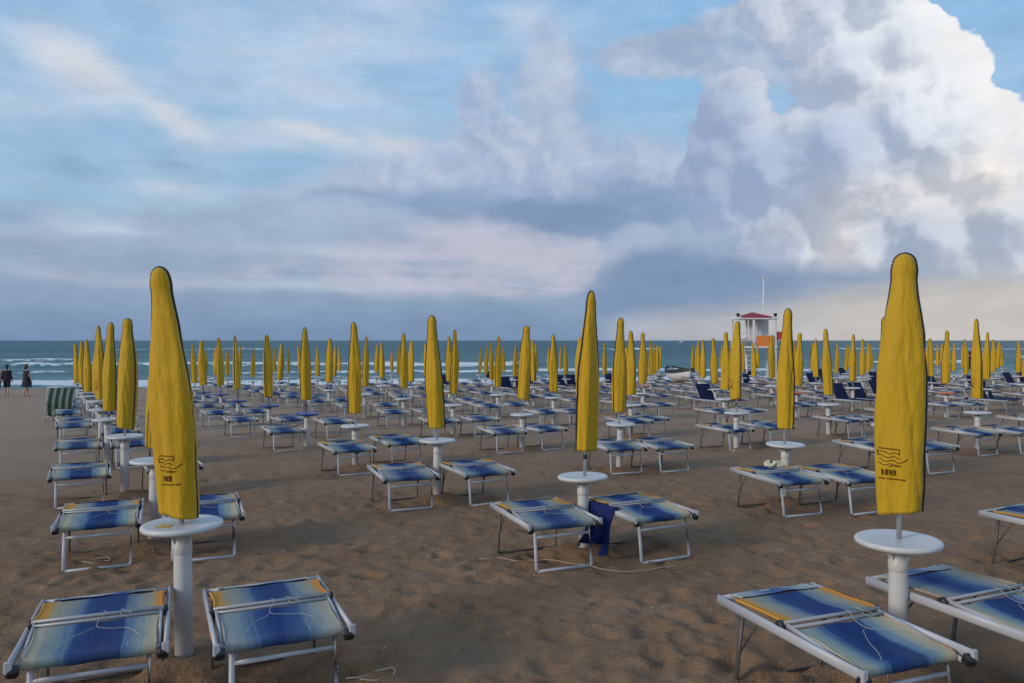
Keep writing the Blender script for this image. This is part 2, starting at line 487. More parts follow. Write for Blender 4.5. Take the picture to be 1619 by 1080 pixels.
def mat_cover():
    m, b = new_mat('yellow_cover'); O = objcoord(); r = objrand()
    n = fbm(vmath('MULTIPLY', O, (1, 1, .25)), 26.0, 4, .6)
    n2 = fbm(O, 5.0, 3, .6)
    c = mixc(n, (.47, .27, .006), (.64, .378, .009))
    c = mixc(sstep(n2, .5, .75) * .35, c, (.38, .225, .010))
    c = mixc(r * .35, c, (.46, .315, .018))
    x, y, z = sepxyz(O)
    c = mixc(sstep(fbm(vmath('MULTIPLY', O, (3, 3, 1)), 3.0, 4, .65), .52, .72) * .45, c, (.36, .245, .016))
    put(c, b.inputs['Base Color']); b.inputs['Roughness'].default_value = .62
    b.inputs['Specular IOR Level'].default_value = .25
    b.inputs['Sheen Weight'].default_value = .1
    h = fbm(vmath('MULTIPLY', O, (1, 1, .3)), 14.0, 4, .55) + fbm(vmath('MULTIPLY', O, (1, 1, .12)), 22.0, 2, .5) * .7
    bump(h, .55, .03, b)
    return m
def mat_plain(name, c, rough=.5, metal=0.0, var=.12, scale=9.0, spec=.5, dirt=None):
    m, b = new_mat(name); O = objcoord()
    n = fbm(O, scale, 4, .6)
    lo = tuple(max(0, k * (1 - var)) for k in c); hi = tuple(min(1, k * (1 + var)) for k in c)
    cc = mixc(n, lo, hi)
    if dirt:
        cc = mixc(sstep(fbm(O, 3.3, 5, .65), .52, .72) * .6, cc, dirt)
    put(cc, b.inputs['Base Color'])
    b.inputs['Roughness'].default_value = rough; b.inputs['Metallic'].default_value = metal
    b.inputs['Specular IOR Level'].default_value = spec
    return m
def mat_canvas(name, kind):
    """lounger cloth: bands across the width, blue in the middle, straw and orange at the edges"""
    m, b = new_mat(name); O = objcoord(); r = objrand()
    x, y, z = sepxyz(O)
    th = fbm(vmath('MULTIPLY', O, (70, 1.2, 1)), 1.0, 2, .6) - .5
    rag = fbm(vmath('MULTIPLY', O, (1, 6, 1)), 7.0, 3, .5) - .5
    t = (x + .29) / .58 + th * .12 + rag * .02 + (r - .5) * .06
    if kind == 'back':
        st = [(0.0, (.62, .29, .035)), (.07, (.60, .27, .03)), (.13, (.36, .32, .20)), (.24, (.27, .29, .25)), (.33, (.13, .19, .26)),
              (.37, (.022, .066, .19)), (.5, (.010, .036, .145)), (.63, (.014, .046, .16)), (.67, (.09, .16, .26)), (.78, (.25, .28, .27)), (.87, (.36, .32, .19)), (.93, (.64, .25, .03)), (1.0, (.60, .23, .03))]
    elif kind == 'seat':
        st = [(0.0, (.42, .36, .22)), (.08, (.46, .41, .28)), (.13, (.30, .33, .27)), (.22, (.22, .30, .30)), (.31, (.08, .15, .27)),
              (.34, (.016, .056, .17)), (.5, (.009, .032, .13)), (.68, (.014, .046, .155)), (.71, (.09, .17, .28)), (.82, (.24, .31, .29)), (.89, (.44, .39, .26)), (.96, (.46, .38, .24)), (1.0, (.48, .22, .06))]
    else:
        st = [(0.0, (.40, .41, .38)), (.2, (.36, .39, .40)), (.36, (.17, .23, .34)), (.5, (.06, .11, .26)), (.62, (.12, .18, .31)), (.75, (.32, .35, .38)), (1.0, (.42, .42, .40))]
    c = ramp(t, st)
    p = ramp(t, [(0.0, (.30, .31, .30)), (.2, (.20, .26, .29)), (.34, (.05, .10, .22)), (.5, (.010, .034, .15)), (.68, (.05, .11, .22)), (.82, (.24, .27, .26)), (1.0, (.33, .30, .22))])
    c = mixc(sstep(S.math('FRACT', r * 7.31), .6, 1.0) * .8, c, p)
    c = mixc(sstep(fbm(O, 4.5, 4, .6), .5, .8) * .3, c, (.13, .13, .125))
    c = mixc(clamp01(S.math('FRACT', r * 3.17) * .15), c, (.09, .10, .15))
    put(c, b.inputs['Base Color']); b.inputs['Roughness'].default_value = .85
    b.inputs['Specular IOR Level'].default_value = .2
    bump(fbm(O, 8.0, 3, .5) * .8 + th * .12, .45, .025, b)
    return m
def mat_stripes():
    m, b = new_mat('green_stripes'); O = objcoord(); x, y, z = sepxyz(O)
    s = S.math('FRACT', (x + 1.0) / .165)
    k = sstep(S.math('ABSOLUTE', s - .5), .26, .29)
    put(mixc(k, (.006, .032, .022), (.15, .20, .165)), b.inputs['Base Color'])
    b.inputs['Roughness'].default_value = .85
    bump(fbm(O, 9.0, 3, .5), .3, .02, b)
    return m
M = {}
M['sand'] = mat_sand(); M['sea'] = mat_sea(); M['cover'] = mat_cover(); M['back'] = mat_canvas('striped_canvas', 'back'); M['seat'] = mat_canvas('blue_canvas', 'seat'); M['head'] = mat_canvas('pale_canvas', 'head'); M['stripes'] = mat_stripes()
M['piping'] = mat_plain('black_piping', (.012, .011, .011), .6)
M['print'] = mat_plain('brown_print', (.12, .045, .014), .75, spec=.15, dirt=(.30, .17, .02))
M['plastic'] = mat_plain('white_plastic', (.56, .56, .55), .4, var=.05, dirt=(.50, .48, .43))
M['bluetop'] = mat_plain('blue_plastic', (.018, .035, .20), .4)
M['orangetop'] = mat_plain('orange_plastic', (.62, .17, .05), .45)
M['alu'] = mat_plain('white_frame', (.43, .44, .47), .4, .0, .08, 14.0, dirt=(.40, .39, .37))
M['bar'] = mat_plain('dull_tube', (.33, .34, .37), .4, .1, .15, 14.0, dirt=(.22, .21, .2))
M['steel'] = mat_plain('pole_steel', (.55, .56, .57), .35, .6, .06)
M['darkleg'] = mat_plain('grey_leg', (.085, .075, .07), .5, .15, .2, dirt=(.05, .04, .035))
M['black'] = mat_plain('black_plastic', (.015, .015, .017), .5)
M['navy'] = mat_plain('navy_canvas', (.012, .019, .065), .8, var=.3, spec=.2)
M['bluecloth'] = mat_plain('blue_cloth', (.012, .022, .11), .85, var=.35, spec=.2)
M['string'] = mat_plain('white_string', (.40, .38, .34), .8)
M['rope'] = mat_plain('pale_rope', (.42, .35, .27), .9)
M['tower_white'] = mat_plain('tower_white_paint', (.70, .70, .70), .5, var=.05)
M['red'] = mat_plain('red_paint', (.30, .012, .026), .6)
M['orange_board'] = mat_plain('orange_board', (.80, .24, .05), .6)
M['skin'] = mat_plain('skin', (.50, .28, .19), .55, var=.05)
M['darkcloth'] = mat_plain('dark_cloth', (.014, .015, .024), .85, var=.3)
M['pink'] = mat_plain('pink_cloth', (.62, .36, .29), .85)
M['palecloth'] = mat_plain('pale_cloth', (.60, .56, .36), .9)
M['whitecloth'] = mat_plain('white_cloth', (.66, .67, .7), .85)
M['hair'] = mat_plain('brown_hair', (.045, .027, .016), .7)
M['hull'] = mat_plain('white_hull', (.62, .64, .68), .4, var=.08)
M['darkgreen'] = mat_plain('dark_green_paint', (.012, .03, .028), .5)

# ------------------------------------------------------------------ sand
def axis(lo, hi, fine_lo, fine_hi, step, grow):
    a = list(np.arange(fine_lo, fine_hi, step))
    s = step; p = a[-1]
    while p < hi: s *= grow; p += s; a.append(p)
    s = step; p = a[0]
    left = []
    while p > lo: s *= grow; p -= s; left.append(p)
    return np.array(left[::-1] + a)
POSTS = [(P0[0] + i * AV[0] + j * BV[0], P0[1] + i * AV[1] + j * BV[1]) for i in range(5) for j in range(-1, 4)]
POSTS[1] = (-1.79, 4.31)
def build_sand():
    xs = axis(-260, 260, -3.4, 3.4, .024, 1.022)
    ys = axis(-60, 90, 2.9, 7.0, .024, 1.018)
    X, Y = np.meshgrid(xs, ys)
    dY = Y - P0[1]; dX = X - P0[0]
    Z = np.minimum(np.maximum(-.021 * dY + .0076 * dX, -.021 * dY - .6), .05)
    q = Y - .15 * X
    Z = Z - .03 * np.maximum(q - 50, 0)
    # footprints and scuffs: many shallow dimples with raised rims
    rng = np.random.default_rng(5)
    near = (np.abs(X) < 16) & (Y > 1) & (Y < 24)
    H = np.zeros_like(Z)
    for k in range(5200):
        t = rng.random()
        cy = 2.4 + 20 * t ** 1.5
        cx = (rng.random() * 2 - 1) * (1.2 + cy * .72)
        rx = rng.uniform(.05, .10); ry = rng.uniform(.09, .17); a = rng.uniform(0, math.pi)
        dep = rng.uniform(.006, .021)
        i0, i1 = np.searchsorted(xs, [cx - .4, cx + .4]); j0, j1 = np.searchsorted(ys, [cy - .4, cy + .4])
        if i1 - i0 < 3 or j1 - j0 < 3: continue
        sx = X[j0:j1, i0:i1] - cx; sy = Y[j0:j1, i0:i1] - cy
        u = (sx * math.cos(a) + sy * math.sin(a)) / rx; w = (sy * math.cos(a) - sx * math.sin(a)) / ry
        d2 = u * u + w * w
        if k % 3:
            H[j0:j1, i0:i1] += dep * (-np.exp(-d2 * .8) + .55 * np.exp(-(np.sqrt(d2) - 1.55) ** 2 * 3))
        else:
            d = np.sqrt(d2); w2 = np.clip(w, -1, 1)
            H[j0:j1, i0:i1] += dep * (-(1 + .45 * w2) / (1 + np.exp((d - 1) * 8)) + .5 * np.exp(-(d - 1.28) ** 2 * 12))
    H = np.clip(H, -.055, .045)
    # sand pushed up round the posts
    for (sx_, sy_) in POSTS:
        r2 = (X - sx_) ** 2 + (Y - sy_) ** 2
        H = H + np.where(r2 < 1.2, .04 * np.exp(-(np.sqrt(r2) - .10) ** 2 / .012) - .022 * np.exp(-(np.sqrt(r2) - .42) ** 2 / .03), 0)
    Z = Z + H
    N = np.zeros_like(Z)
    fx, fy = X.ravel(), Y.ravel()
    N = np.array([mnoise.fractal(Vector((x * .9, y * .9, 3.1)), 1.0, 2.0, 3) if (abs(x) < 40 and -5 < y < 50) else 0.0 for x, y in zip(fx, fy)]).reshape(Z.shape)
    Z = Z + N * .016
    nx, ny = len(xs), len(ys)
    co_ = np.stack([X.ravel(), Y.ravel(), Z.ravel()], 1)
    idx = np.arange(nx * ny).reshape(ny, nx)
    F = np.stack([idx[:-1, :-1], idx[:-1, 1:], idx[1:, 1:], idx[1:, :-1]], -1).reshape(-1, 4)
    me = bpy.data.meshes.new('sand')
    me.vertices.add(len(co_)); me.vertices.foreach_set('co', co_.ravel())
    me.loops.add(F.size); me.loops.foreach_set('vertex_index', F.ravel())
    me.polygons.add(len(F)); me.polygons.foreach_set('loop_start', np.arange(0, F.size, 4)); me.polygons.foreach_set('loop_total', np.full(len(F), 4))
    me.polygons.foreach_set('use_smooth', np.ones(len(F), bool))
    me.materials.append(M['sand']); me.update(); me.validate()
    o = link_obj('sand', me); tag(o, kind='structure')
build_sand()

# ------------------------------------------------------------------ sea
def build_sea():
    xs = axis(-9000, 9000, -110, 140, 1.6, 1.16)
    ys = axis(36, 9000, 44, 150, .5, 1.07)
    X, Y = np.meshgrid(xs, ys)
    Z = np.full_like(X, SEA); F = np.zeros_like(X)
    fx, fy = X.ravel(), Y.ravel()
    def nz(a, b, seed, octv=3):
        return np.array([mnoise.fractal(Vector((x * a, y * b, seed)), 1.0, 2.0, octv) if (abs(x) < 400 and y < 420) else 0.0 for x, y in zip(fx, fy)]).reshape(X.shape)
    n1 = nz(.022, .0, 1.7); n2 = nz(.06, .05, 4.2); n3 = nz(.25, .3, 9.4)
    q = Y - .13 * X + n1 * 5
    Z += .10 * n2 + .05 * n3
    for qc, wid, amp, thr in ((60, 1.6, .14, -2), (74, 1.8, .22, .12), (92, 2.2, .5, -.12), (116, 2.4, .45, .12), (220, 6, .8, .16)):
        nn = nz(.017, .0, qc * 1.37, 3) + nz(.09, .0, qc * .71, 2) * .35
        on = np.clip((nn - thr) * 5 + .5, 0, 1)
        d = (q - qc) / wid
        prof = np.where(d < 0, np.exp(-(d * 2.2) ** 2), np.exp(-(d * .8) ** 2))
        Z += amp * prof * (.35 + .65 * on) * (1 + .35 * n3)
        fo = np.where(d < 0, np.exp(-(d * 1.2) ** 2), np.exp(-(d * 1.5) ** 2)) * .93
        F = np.maximum(F, fo * on * np.where(X < -15, .78, 1))
    F = np.maximum(F, np.exp(-((q - 57.5) / 3.0) ** 2) * 1.1)
    wash = np.clip(1 - np.abs(q - 66) / 11, 0, 1) * (.42 + .4 * n3)
    F = np.maximum(F, wash)
    nx, ny = len(xs), len(ys)
    co_ = np.stack([X.ravel(), Y.ravel(), Z.ravel()], 1)
    idx = np.arange(nx * ny).reshape(ny, nx)
    Q = np.stack([idx[:-1, :-1], idx[:-1, 1:], idx[1:, 1:], idx[1:, :-1]], -1).reshape(-1, 4)
    me = bpy.data.meshes.new('sea_water')
    me.vertices.add(len(co_)); me.vertices.foreach_set('co', co_.ravel())
    me.loops.add(Q.size); me.loops.foreach_set('vertex_index', Q.ravel())
    me.polygons.add(len(Q)); me.polygons.foreach_set('loop_start', np.arange(0, Q.size, 4)); me.polygons.foreach_set('loop_total', np.full(len(Q), 4))
    me.polygons.foreach_set('use_smooth', np.ones(len(Q), bool))
    at = me.attributes.new('foam', 'FLOAT', 'POINT'); at.data.foreach_set('value', F.ravel().astype(np.float32))
    me.materials.append(M['sea']); me.update(); me.validate()
    o = link_obj('sea_water', me); tag(o, kind='structure')
build_sea()

# ------------------------------------------------------------------ umbrellas
COVER_TOP = 1.55     # above the umbrella's own base, which sits .6 m above the sand inside the table post
COVER_LEN = 1.27
PROF = [(0, .004), (.008, .026), (.025, .042), (.05, .050), (.085, .055), (.13, .0525), (.2, .060), (.3, .076), (.42, .091), (.56, .101), (.72, .105), (.95, .102), (1.15, .098), (1.27, .094)]
def prof(t):
    for (a, ra), (b, rb) in zip(PROF, PROF[1:]):
        if t <= b:
            k = (t - a) / (b - a); return ra + (rb - ra) * k
    return PROF[-1][1]
class Cover:
    def __init__(self, seed, slim=1.0, pointed=0.0, waist=.12):
        r = random.Random(seed)
        self.ph = [r.uniform(0, 6.28) for _ in range(4)]
        self.am = [r.uniform(.08, .13), r.uniform(.04, .075), r.uniform(.012, .028)]
        self.depth = r.uniform(.74, .86); self.slim = slim; self.pt = pointed; self.waist = waist
        self.bx = r.uniform(-.02, .02); self.by = r.uniform(-.015, .015); self.hem = r.uniform(-.02, .02)
        self.seed = seed
    def r(self, t):
        w = prof(t) * (1 - self.waist * math.exp(-((t - .36) / .24) ** 2))
        if self.pt: w *= 1 - self.pt * math.exp(-t / .12)
        return w * self.slim
    def pt3(self, th, t, off=0.0):
        w = self.r(t) + off
        k = min(1, t / .45)
        f = 1 + k * (self.am[0] * math.sin(3 * th + self.ph[0] + t * 1.3) + self.am[1] * math.sin(5 * th + self.ph[1] - t * 2.1)
                     + self.am[2] * math.sin(9 * th + self.ph[2] + t * 4)) 
        f += k * .045 * mnoise.noise(Vector((math.cos(th) * 2.2, math.sin(th) * 2.2, t * 5 + self.seed * 3.3)))
        f += k * .03 * (abs(mnoise.noise(Vector((math.cos(th) * 2.6 + t * 2.5, math.sin(th) * 2.6, t * 9 + self.seed * 1.7)))) - .2)
        f -= k * .075 * max(0, 1 - abs(mnoise.noise(Vector((math.cos(th) * 1.7 + 4, math.sin(th) * 1.7, t * 1.1 + self.seed)))) * 8)
        d = self.depth + (1 - self.depth) * max(0, 1 - t / .1)
        c_, s_ = math.cos(th), math.sin(th)
        x = w * f * c_
        y = w * f * s_ * d
        bend = math.sin(min(1, t / COVER_LEN) * math.pi)
        z = COVER_TOP - t
        if t > COVER_LEN - .12: z += self.hem * c_ * (t - COVER_LEN + .12) / .12
        return Vector((x + self.bx * bend, y + self.by * bend, z))
    def meshes(self, n=72, m=96):
        ts = [PROF[-1][0] * (i / m) ** 1.35 for i in range(m + 1)]
        mb = MB(); vs = []; fs = []
        for t in ts:
            for k in range(n): vs.append(self.pt3(2 * math.pi * k / n, t))
        for i in range(m):
            for k in range(n):
                a = i * n + k; b = i * n + (k + 1) % n
                fs.append((a, a + n, b + n, b))
        fs.append(tuple(range(n)))
        # hem turned inward so the bag has a thickness and an open mouth
        base = len(vs)
        for k in range(n):
            p = self.pt3(2 * math.pi * k / n, COVER_LEN); q = Vector((p.x * .93, p.y * .93, p.z + .004)); vs.append(q)
        for k in range(n):
            p = vs[base + k]; vs.append(Vector((p.x * .9, p.y * .9, p.z + .2)))
        for k in range(n):
            b = (k + 1) % n
            fs.append((m * n + k, base + k, base + b, m * n + b)); fs.append((base + k, base + n + k, base + n + b, base + b))
        fs.append(tuple(base + n + k for k in range(n)))
        mb.add(vs, fs, True)
        cover = mb.mesh('cover', M['cover'])
        pb = MB()
        pts = [self.pt3(0, t, .001) for t in ts[::-1]] + [self.pt3(math.pi, t, .001) for t in ts[1:]]
        pb.tube(pts, .0078, 6)
        piping = pb.mesh('piping', M['piping'])
        return cover, piping
    def emblem(self):
        mb = MB()
        def strip(pts, w):
            for (s0, h0), (s1, h1) in zip(pts, pts[1:]):
                dx, dy = s1 - s0, h1 - h0; L = math.hypot(dx, dy) or 1
                nx, ny = -dy / L * w / 2, dx / L * w / 2
                q = []
                for s, h in ((s0 + nx, h0 + ny), (s0 - nx, h0 - ny), (s1 - nx, h1 - ny), (s1 + nx, h1 + ny)):
                    t = COVER_TOP - h
                    q.append(self.pt3(-math.pi / 2 + s / self.r(t) * 1.08, t, .0022))
                mb.add(q, [(0, 1, 2, 3)], False)
        def seg(a, b, n=6): return [(a[0] + (b[0] - a[0]) * i / n, a[1] + (b[1] - a[1]) * i / n) for i in range(n + 1)]
        z0 = .45
        s = -.022
        strip(seg((s - .052, z0 + .148), (s + .038, z0 + .146)), .006)
        strip(seg((s + .038, z0 + .148), (s + .036, z0 + .118)), .004)
        strip(seg((s - .055, z0 + .140), (s - .052, z0 + .112)), .004)
        for r_ in range(4):
            hh = z0 + .130 - r_ * .019
            pts = [(s - .05 + .088 * i / 18, hh + .005 * math.sin(i / 18 * 10 + r_ * .8) - .006 * i / 18) for i in range(19)]
            if r_ == 2: pts += [(s + .038 + .034 * i / 6, hh - .008 + .022 * (i / 6) ** 2) for i in range(1, 7)]
            strip(pts, .0042)
        strip([(s - .012 + .06 * i / 8, z0 + .060 + .010 * math.sin(i / 8 * 2.6)) for i in range(9)], .0045)
        # heavy lettering block and the small line of type beneath (illegible in the photo)
        x = s - .04
        for k, w in enumerate((.012, .009, .012, .010)):
            strip([(x, z0 + .018), (x + .001, z0 + .048)], .0055)
            strip([(x + w * .75, z0 + .018), (x + w * .75, z0 + .046)], .0055)
            if k % 2 == 0: strip([(x, z0 + .044), (x + w * .75, z0 + .024)], .005)
            else: strip([(x, z0 + .034), (x + w * .75, z0 + .034)], .006)
            x += w + .006
        x = s - .05
        for k, w in enumerate((.006, .009, .008, .003, .009, .007, .009, .006, .009, .008, .009, .006)):
            strip(seg((x, z0 + .002), (x + w, z0 + .001), 2), .0075 if k % 3 else .0055)
            x += w + (.006 if k in (2,) else .0016)
        return mb.mesh('emblem', M['print'])
covers = [Cover(3, 1.0, 0, 0.0), Cover(8, .93, .25, .2), Cover(14, .88, .35, .16), Cover(21, .95, .15, .25), Cover(33, .91, .5, .18), Cover(40, 1.0, .1, .1)]
cover_meshes = []
for cv in covers:
    a, b = cv.meshes(); cover_meshes.append((a, b, cv.emblem()))
pm = MB(); pm.tube([(0, 0, 0), (0, 0, 1.5)], .0135, 10); pole_me = pm.mesh('pole', M['steel'])
ferr = MB(); ferr.lathe([(.0145, .25), (.017, .255), (.017, .285), (.0145, .29)], 12); collar_me = ferr.mesh('collar', M['black'])

ORD = ['first', 'second', 'third', 'fourth', 'fifth', 'sixth', 'seventh', 'eighth', 'ninth', 'tenth', 'eleventh', 'twelfth', 'thirteenth', 'fourteenth', 'fifteenth', 'sixteenth', 'seventeenth', 'eighteenth']
def line_name(i): return 'the leftmost line' if i == 0 else 'the %s line from the left' % ORD[i]
def front_j(i): return {0: 0, 1: -1, 2: 0, 3: 0, 4: 0, 5: 1}.get(i, None)

obs = {(0, 0): 291, (0, 1): 243, (0, 2): 197, (1, -1): 1421, (1, 0): 924, (1, 1): 691, (1, 2): 562, (1, 3): 484, (1, 4): 425, (1, 5): 376, (1, 6): 349, (1, 7): 322,
       (2, 0): 1240, (2, 1): 979, (2, 2): 826, (2, 3): 716, (2, 4): 639, (2, 5): 577, (2, 6): 520, (3, 0): 1402, (3, 1): 1164, (3, 2): 998, (3, 3): 875, (3, 4): 787, (3, 5): 711, (4, 0): 1546}
spots = []
for i in range(0, 18):
    for j in range(-1, 15):
        X = P0[0] + i * AV[0] + j * BV[0]; Y = P0[1] + i * AV[1] + j * BV[1]
        if i == 0: X -= .035 * max(0, j - 2) ; 
        if Y < 3.5 or Y > 52 or Y - .15 * X > 48.5 or (i < 2 and j > 11): continue
        if (i, j) == (0, 0): Y = 4.31
        if (i, j) in obs: X = (obs[(i, j)] - 809.5) / FPX * Y
        else: X += random.uniform(-.12, .12)
        sx = 809.5 + FPX * X / Y
        if sx > 1680: continue
        if i == 0 and j == -1: continue
        spots.append((i, j, X, Y, sx))
# place counted from the camera along each line, by what the picture shows
seen = {}
for i, j, X, Y, sx in sorted(spots, key=lambda s: s[3]): 
    seen.setdefault(i, []).append(j)
def place(i, j):
    k = seen[i].index(j); return ORD[k]
TILT = {(0, 0): (-.030, .0, 0), (1, -1): (.004, 0, 1), (1, 0): (.009, 0, 4), (1, 1): (-.010, 0, 1), (2, 0): (.008, 0, 5)}
for k_ in list(TILT): pass
SPECIAL = {(0, 0): 'large closed yellow umbrella leaning left with black piping on its right side',
           (1, -1): 'largest closed yellow umbrella with black piped rounded top, right foreground',
           (1, 0): 'closed yellow umbrella with slim pointed top and black left seam, middle foreground',
           (0, 1): 'closed yellow umbrella half hidden directly behind the leaning left foreground umbrella',
           (3, 0): 'closed yellow umbrella almost hidden behind the largest right foreground umbrella'}
for i, j, X, Y, sx in spots:
    z = zg(X, Y)
    sp = SPECIAL.get((i, j))
    near = Y < 16
    u = empty('beach_umbrella', (X, Y, z + .6), 0)
    lab = sp or ('%s closed yellow umbrella, %s back in %s' % ('tall' if Y < 12 else ('smaller' if Y < 24 else 'distant'), place(i, j), line_name(i)))
    tag(u, lab, 'umbrella', 'closed yellow beach umbrellas in rows')
    rnd = random.Random(i * 131 + j * 7 + 5)
    if (i, j) in ((0, 0), (1, -1), (1, 0)):
        idx, rz, lean, lz = {(0, 0): (5, R(-4), (-4.6, 1.0), -.05), (1, -1): (0, R(-36), (.9, .5), -.03), (1, 0): (4, R(204), (2.1, 0), .0)}[(i, j)]
    else:
        idx = rnd.randrange(0, 5); rz = -math.atan2(X, Y) + rnd.choice((-1, 1)) * rnd.uniform(.1, .95) + (math.pi if rnd.random() < .6 else 0)
        lean = {(0, 1): (3.6, 0), (1, 1): (-2.3, 0), (2, 0): (1.6, 0)}.get((i, j), (rnd.gauss(0, 1.6), rnd.gauss(0, 1.4)))
        lz = rnd.uniform(-.04, .07)
    u.rotation_euler = (R(lean[1]), R(lean[0]), 0)
    me = cover_meshes[idx]
    c = link_obj('cover', me[0], u); c.rotation_euler = (0, 0, rz); c.location = (0, 0, lz - .055); c.scale = (1.065, 1.065, 1.065 * (1 if near and (i, j) in SPECIAL else rnd.uniform(.97, 1.02)))
    pp = link_obj('piping', me[1], c)
    if near:
        e = link_obj('emblem', me[2], c)
    link_obj('pole', pole_me, u)
    if near and lz > -.01: link_obj('collar', collar_me, u).location = (0, 0, -.08)

# ------------------------------------------------------------------ pedestal tables
def table_meshes():
    a = MB()
    a.lathe([(.02, .712), (.185, .715), (.206, .722), (.213, .734), (.210, .746), (.200, .752), (.188, .7495), (.024, .7485), (.02, .7485)], 48)
    top = {k: a.mesh('table_top', M[k]) for k in ('plastic', 'bluetop', 'orangetop')}
    b = MB()
    b.lathe([(.049, -.35), (.048, .50), (.046, .60), (.046, .712)], 24)
    post = b.mesh('post', M['plastic'])
    c = MB()
    c.lathe([(.047, .585), (.0495, .588), (.0495, .636), (.047, .64)], 24)
    for k in range(4):
        w = k * math.pi / 2 + .3
        ca, sa = math.cos(w), math.sin(w)
        t = Vector((-sa, ca, 0)) * .003
        pts = [(.046, .64), (.046, .7115), (.088, .7115), (.066, .672)]
        vs = [Vector((r * ca, r * sa, z)) + t for r, z in pts] + [Vector((r * ca, r * sa, z)) - t for r, z in pts]
        c.add(vs, [(0, 1, 2, 3), (7, 6, 5, 4), (0, 4, 5, 1), (1, 5, 6, 2), (2, 6, 7, 3), (3, 7, 4, 0)], False)
    br = c.mesh('bracket', M['plastic'])
    return top, post, br
t_top, t_post, t_br = table_meshes()
BLUE = {(1, 3), (1, 4), (1, 5), (1, 6), (1, 7)}
ORANGE = {(5, 2), (6, 1), (5, 4)}
for i, j, X, Y, sx in spots:
    colr = 'bluetop' if (i, j) in BLUE else ('orangetop' if (i, j) in ORANGE else 'plastic')
    t = empty('pedestal_table', (X, Y, zg(X, Y) + {(0, 0): 0.0, (1, -1): -.075, (1, 0): -.12}.get((i, j), (-.02 if i == 0 else -.10) + random.uniform(-.03, .03))), random.uniform(0, 6))
    nm = {'bluetop': 'dark blue', 'orangetop': 'orange', 'plastic': 'white'}[colr]
    where = {(0, 0): 'below the leaning left foreground umbrella', (1, -1): 'below the largest right foreground umbrella', (1, 0): 'below the pointed umbrella in the middle foreground'}.get((i, j))
    where = where or 'under the %s umbrella in %s' % (place(i, j), line_name(i))
    tag(t, '%s pedestal table %s' % (nm, where), 'table', 'round pedestal tables at the umbrella poles')
    o = link_obj('table_top', t_top[colr], t)
    link_obj('post', t_post, t)
    if Y < 22: link_obj('bracket', t_br, t)
    if (i, j) == (0, 0):      # thin irregular yellow patch laid on this table's top
        m = MB(); a0 = 4.0 - t.rotation_euler.z
        ring = [(.10 * math.cos(a0) + (.055 + .018 * math.sin(3 * w) + .01 * math.sin(5 * w)) * math.cos(w), .10 * math.sin(a0) + (.035 + .012 * math.cos(4 * w)) * math.sin(w)) for w in [k * math.pi / 16 for k in range(32)]]
        m.add([(x_, y_, .7505) for x_, y_ in ring], [tuple(range(32))], False)
        m.build('yellow_patch', M['cover'], t)
    t.rotation_euler = (R(random.gauss(0, .8)), R(random.gauss(0, .8)), t.rotation_euler.z)

# ------------------------------------------------------------------ loungers
def cloth(x0, x1, y0, y1, z0, z1, sag, seed, nu=14, nv=12, roll=0.0, thick=.006):
    mb = MB(); W = x1 - x0
    def f(u, v, o):
        x = x0 + W * u; y = y0 + (y1 - y0) * v; z = z0 + (z1 - z0) * v
        e = math.sin(math.pi * u)
        z -= sag * e * math.sin(math.pi * v) ** .6
        z += .006 * mnoise.noise(Vector((x * 9, y * 7, seed)))
        x *= 1 - .03 * math.sin(math.pi * v)
        return (x, y, z + o)
    mb.grid(lambda u, v: f(u, v, 0), nu, nv)
    mb.grid(lambda u, v: f(1 - u, v, -thick), nu, nv)
    if roll > 0:      # front edge rolled over its bar
        def g(u, v):
            p = f(u, 0, 0); a = v * math.pi * .95
            return (p[0], p[1] - roll * math.sin(a), p[2] - roll + roll * math.cos(a) + .0005)
        mb.grid(g, nu, 6)
    for ends in (0, 1):   # hems along the sides
        pts = [f(ends, k / nv, -thick / 2) for k in range(nv + 1)]
        mb.tube(pts, .007, 6)
    return mb
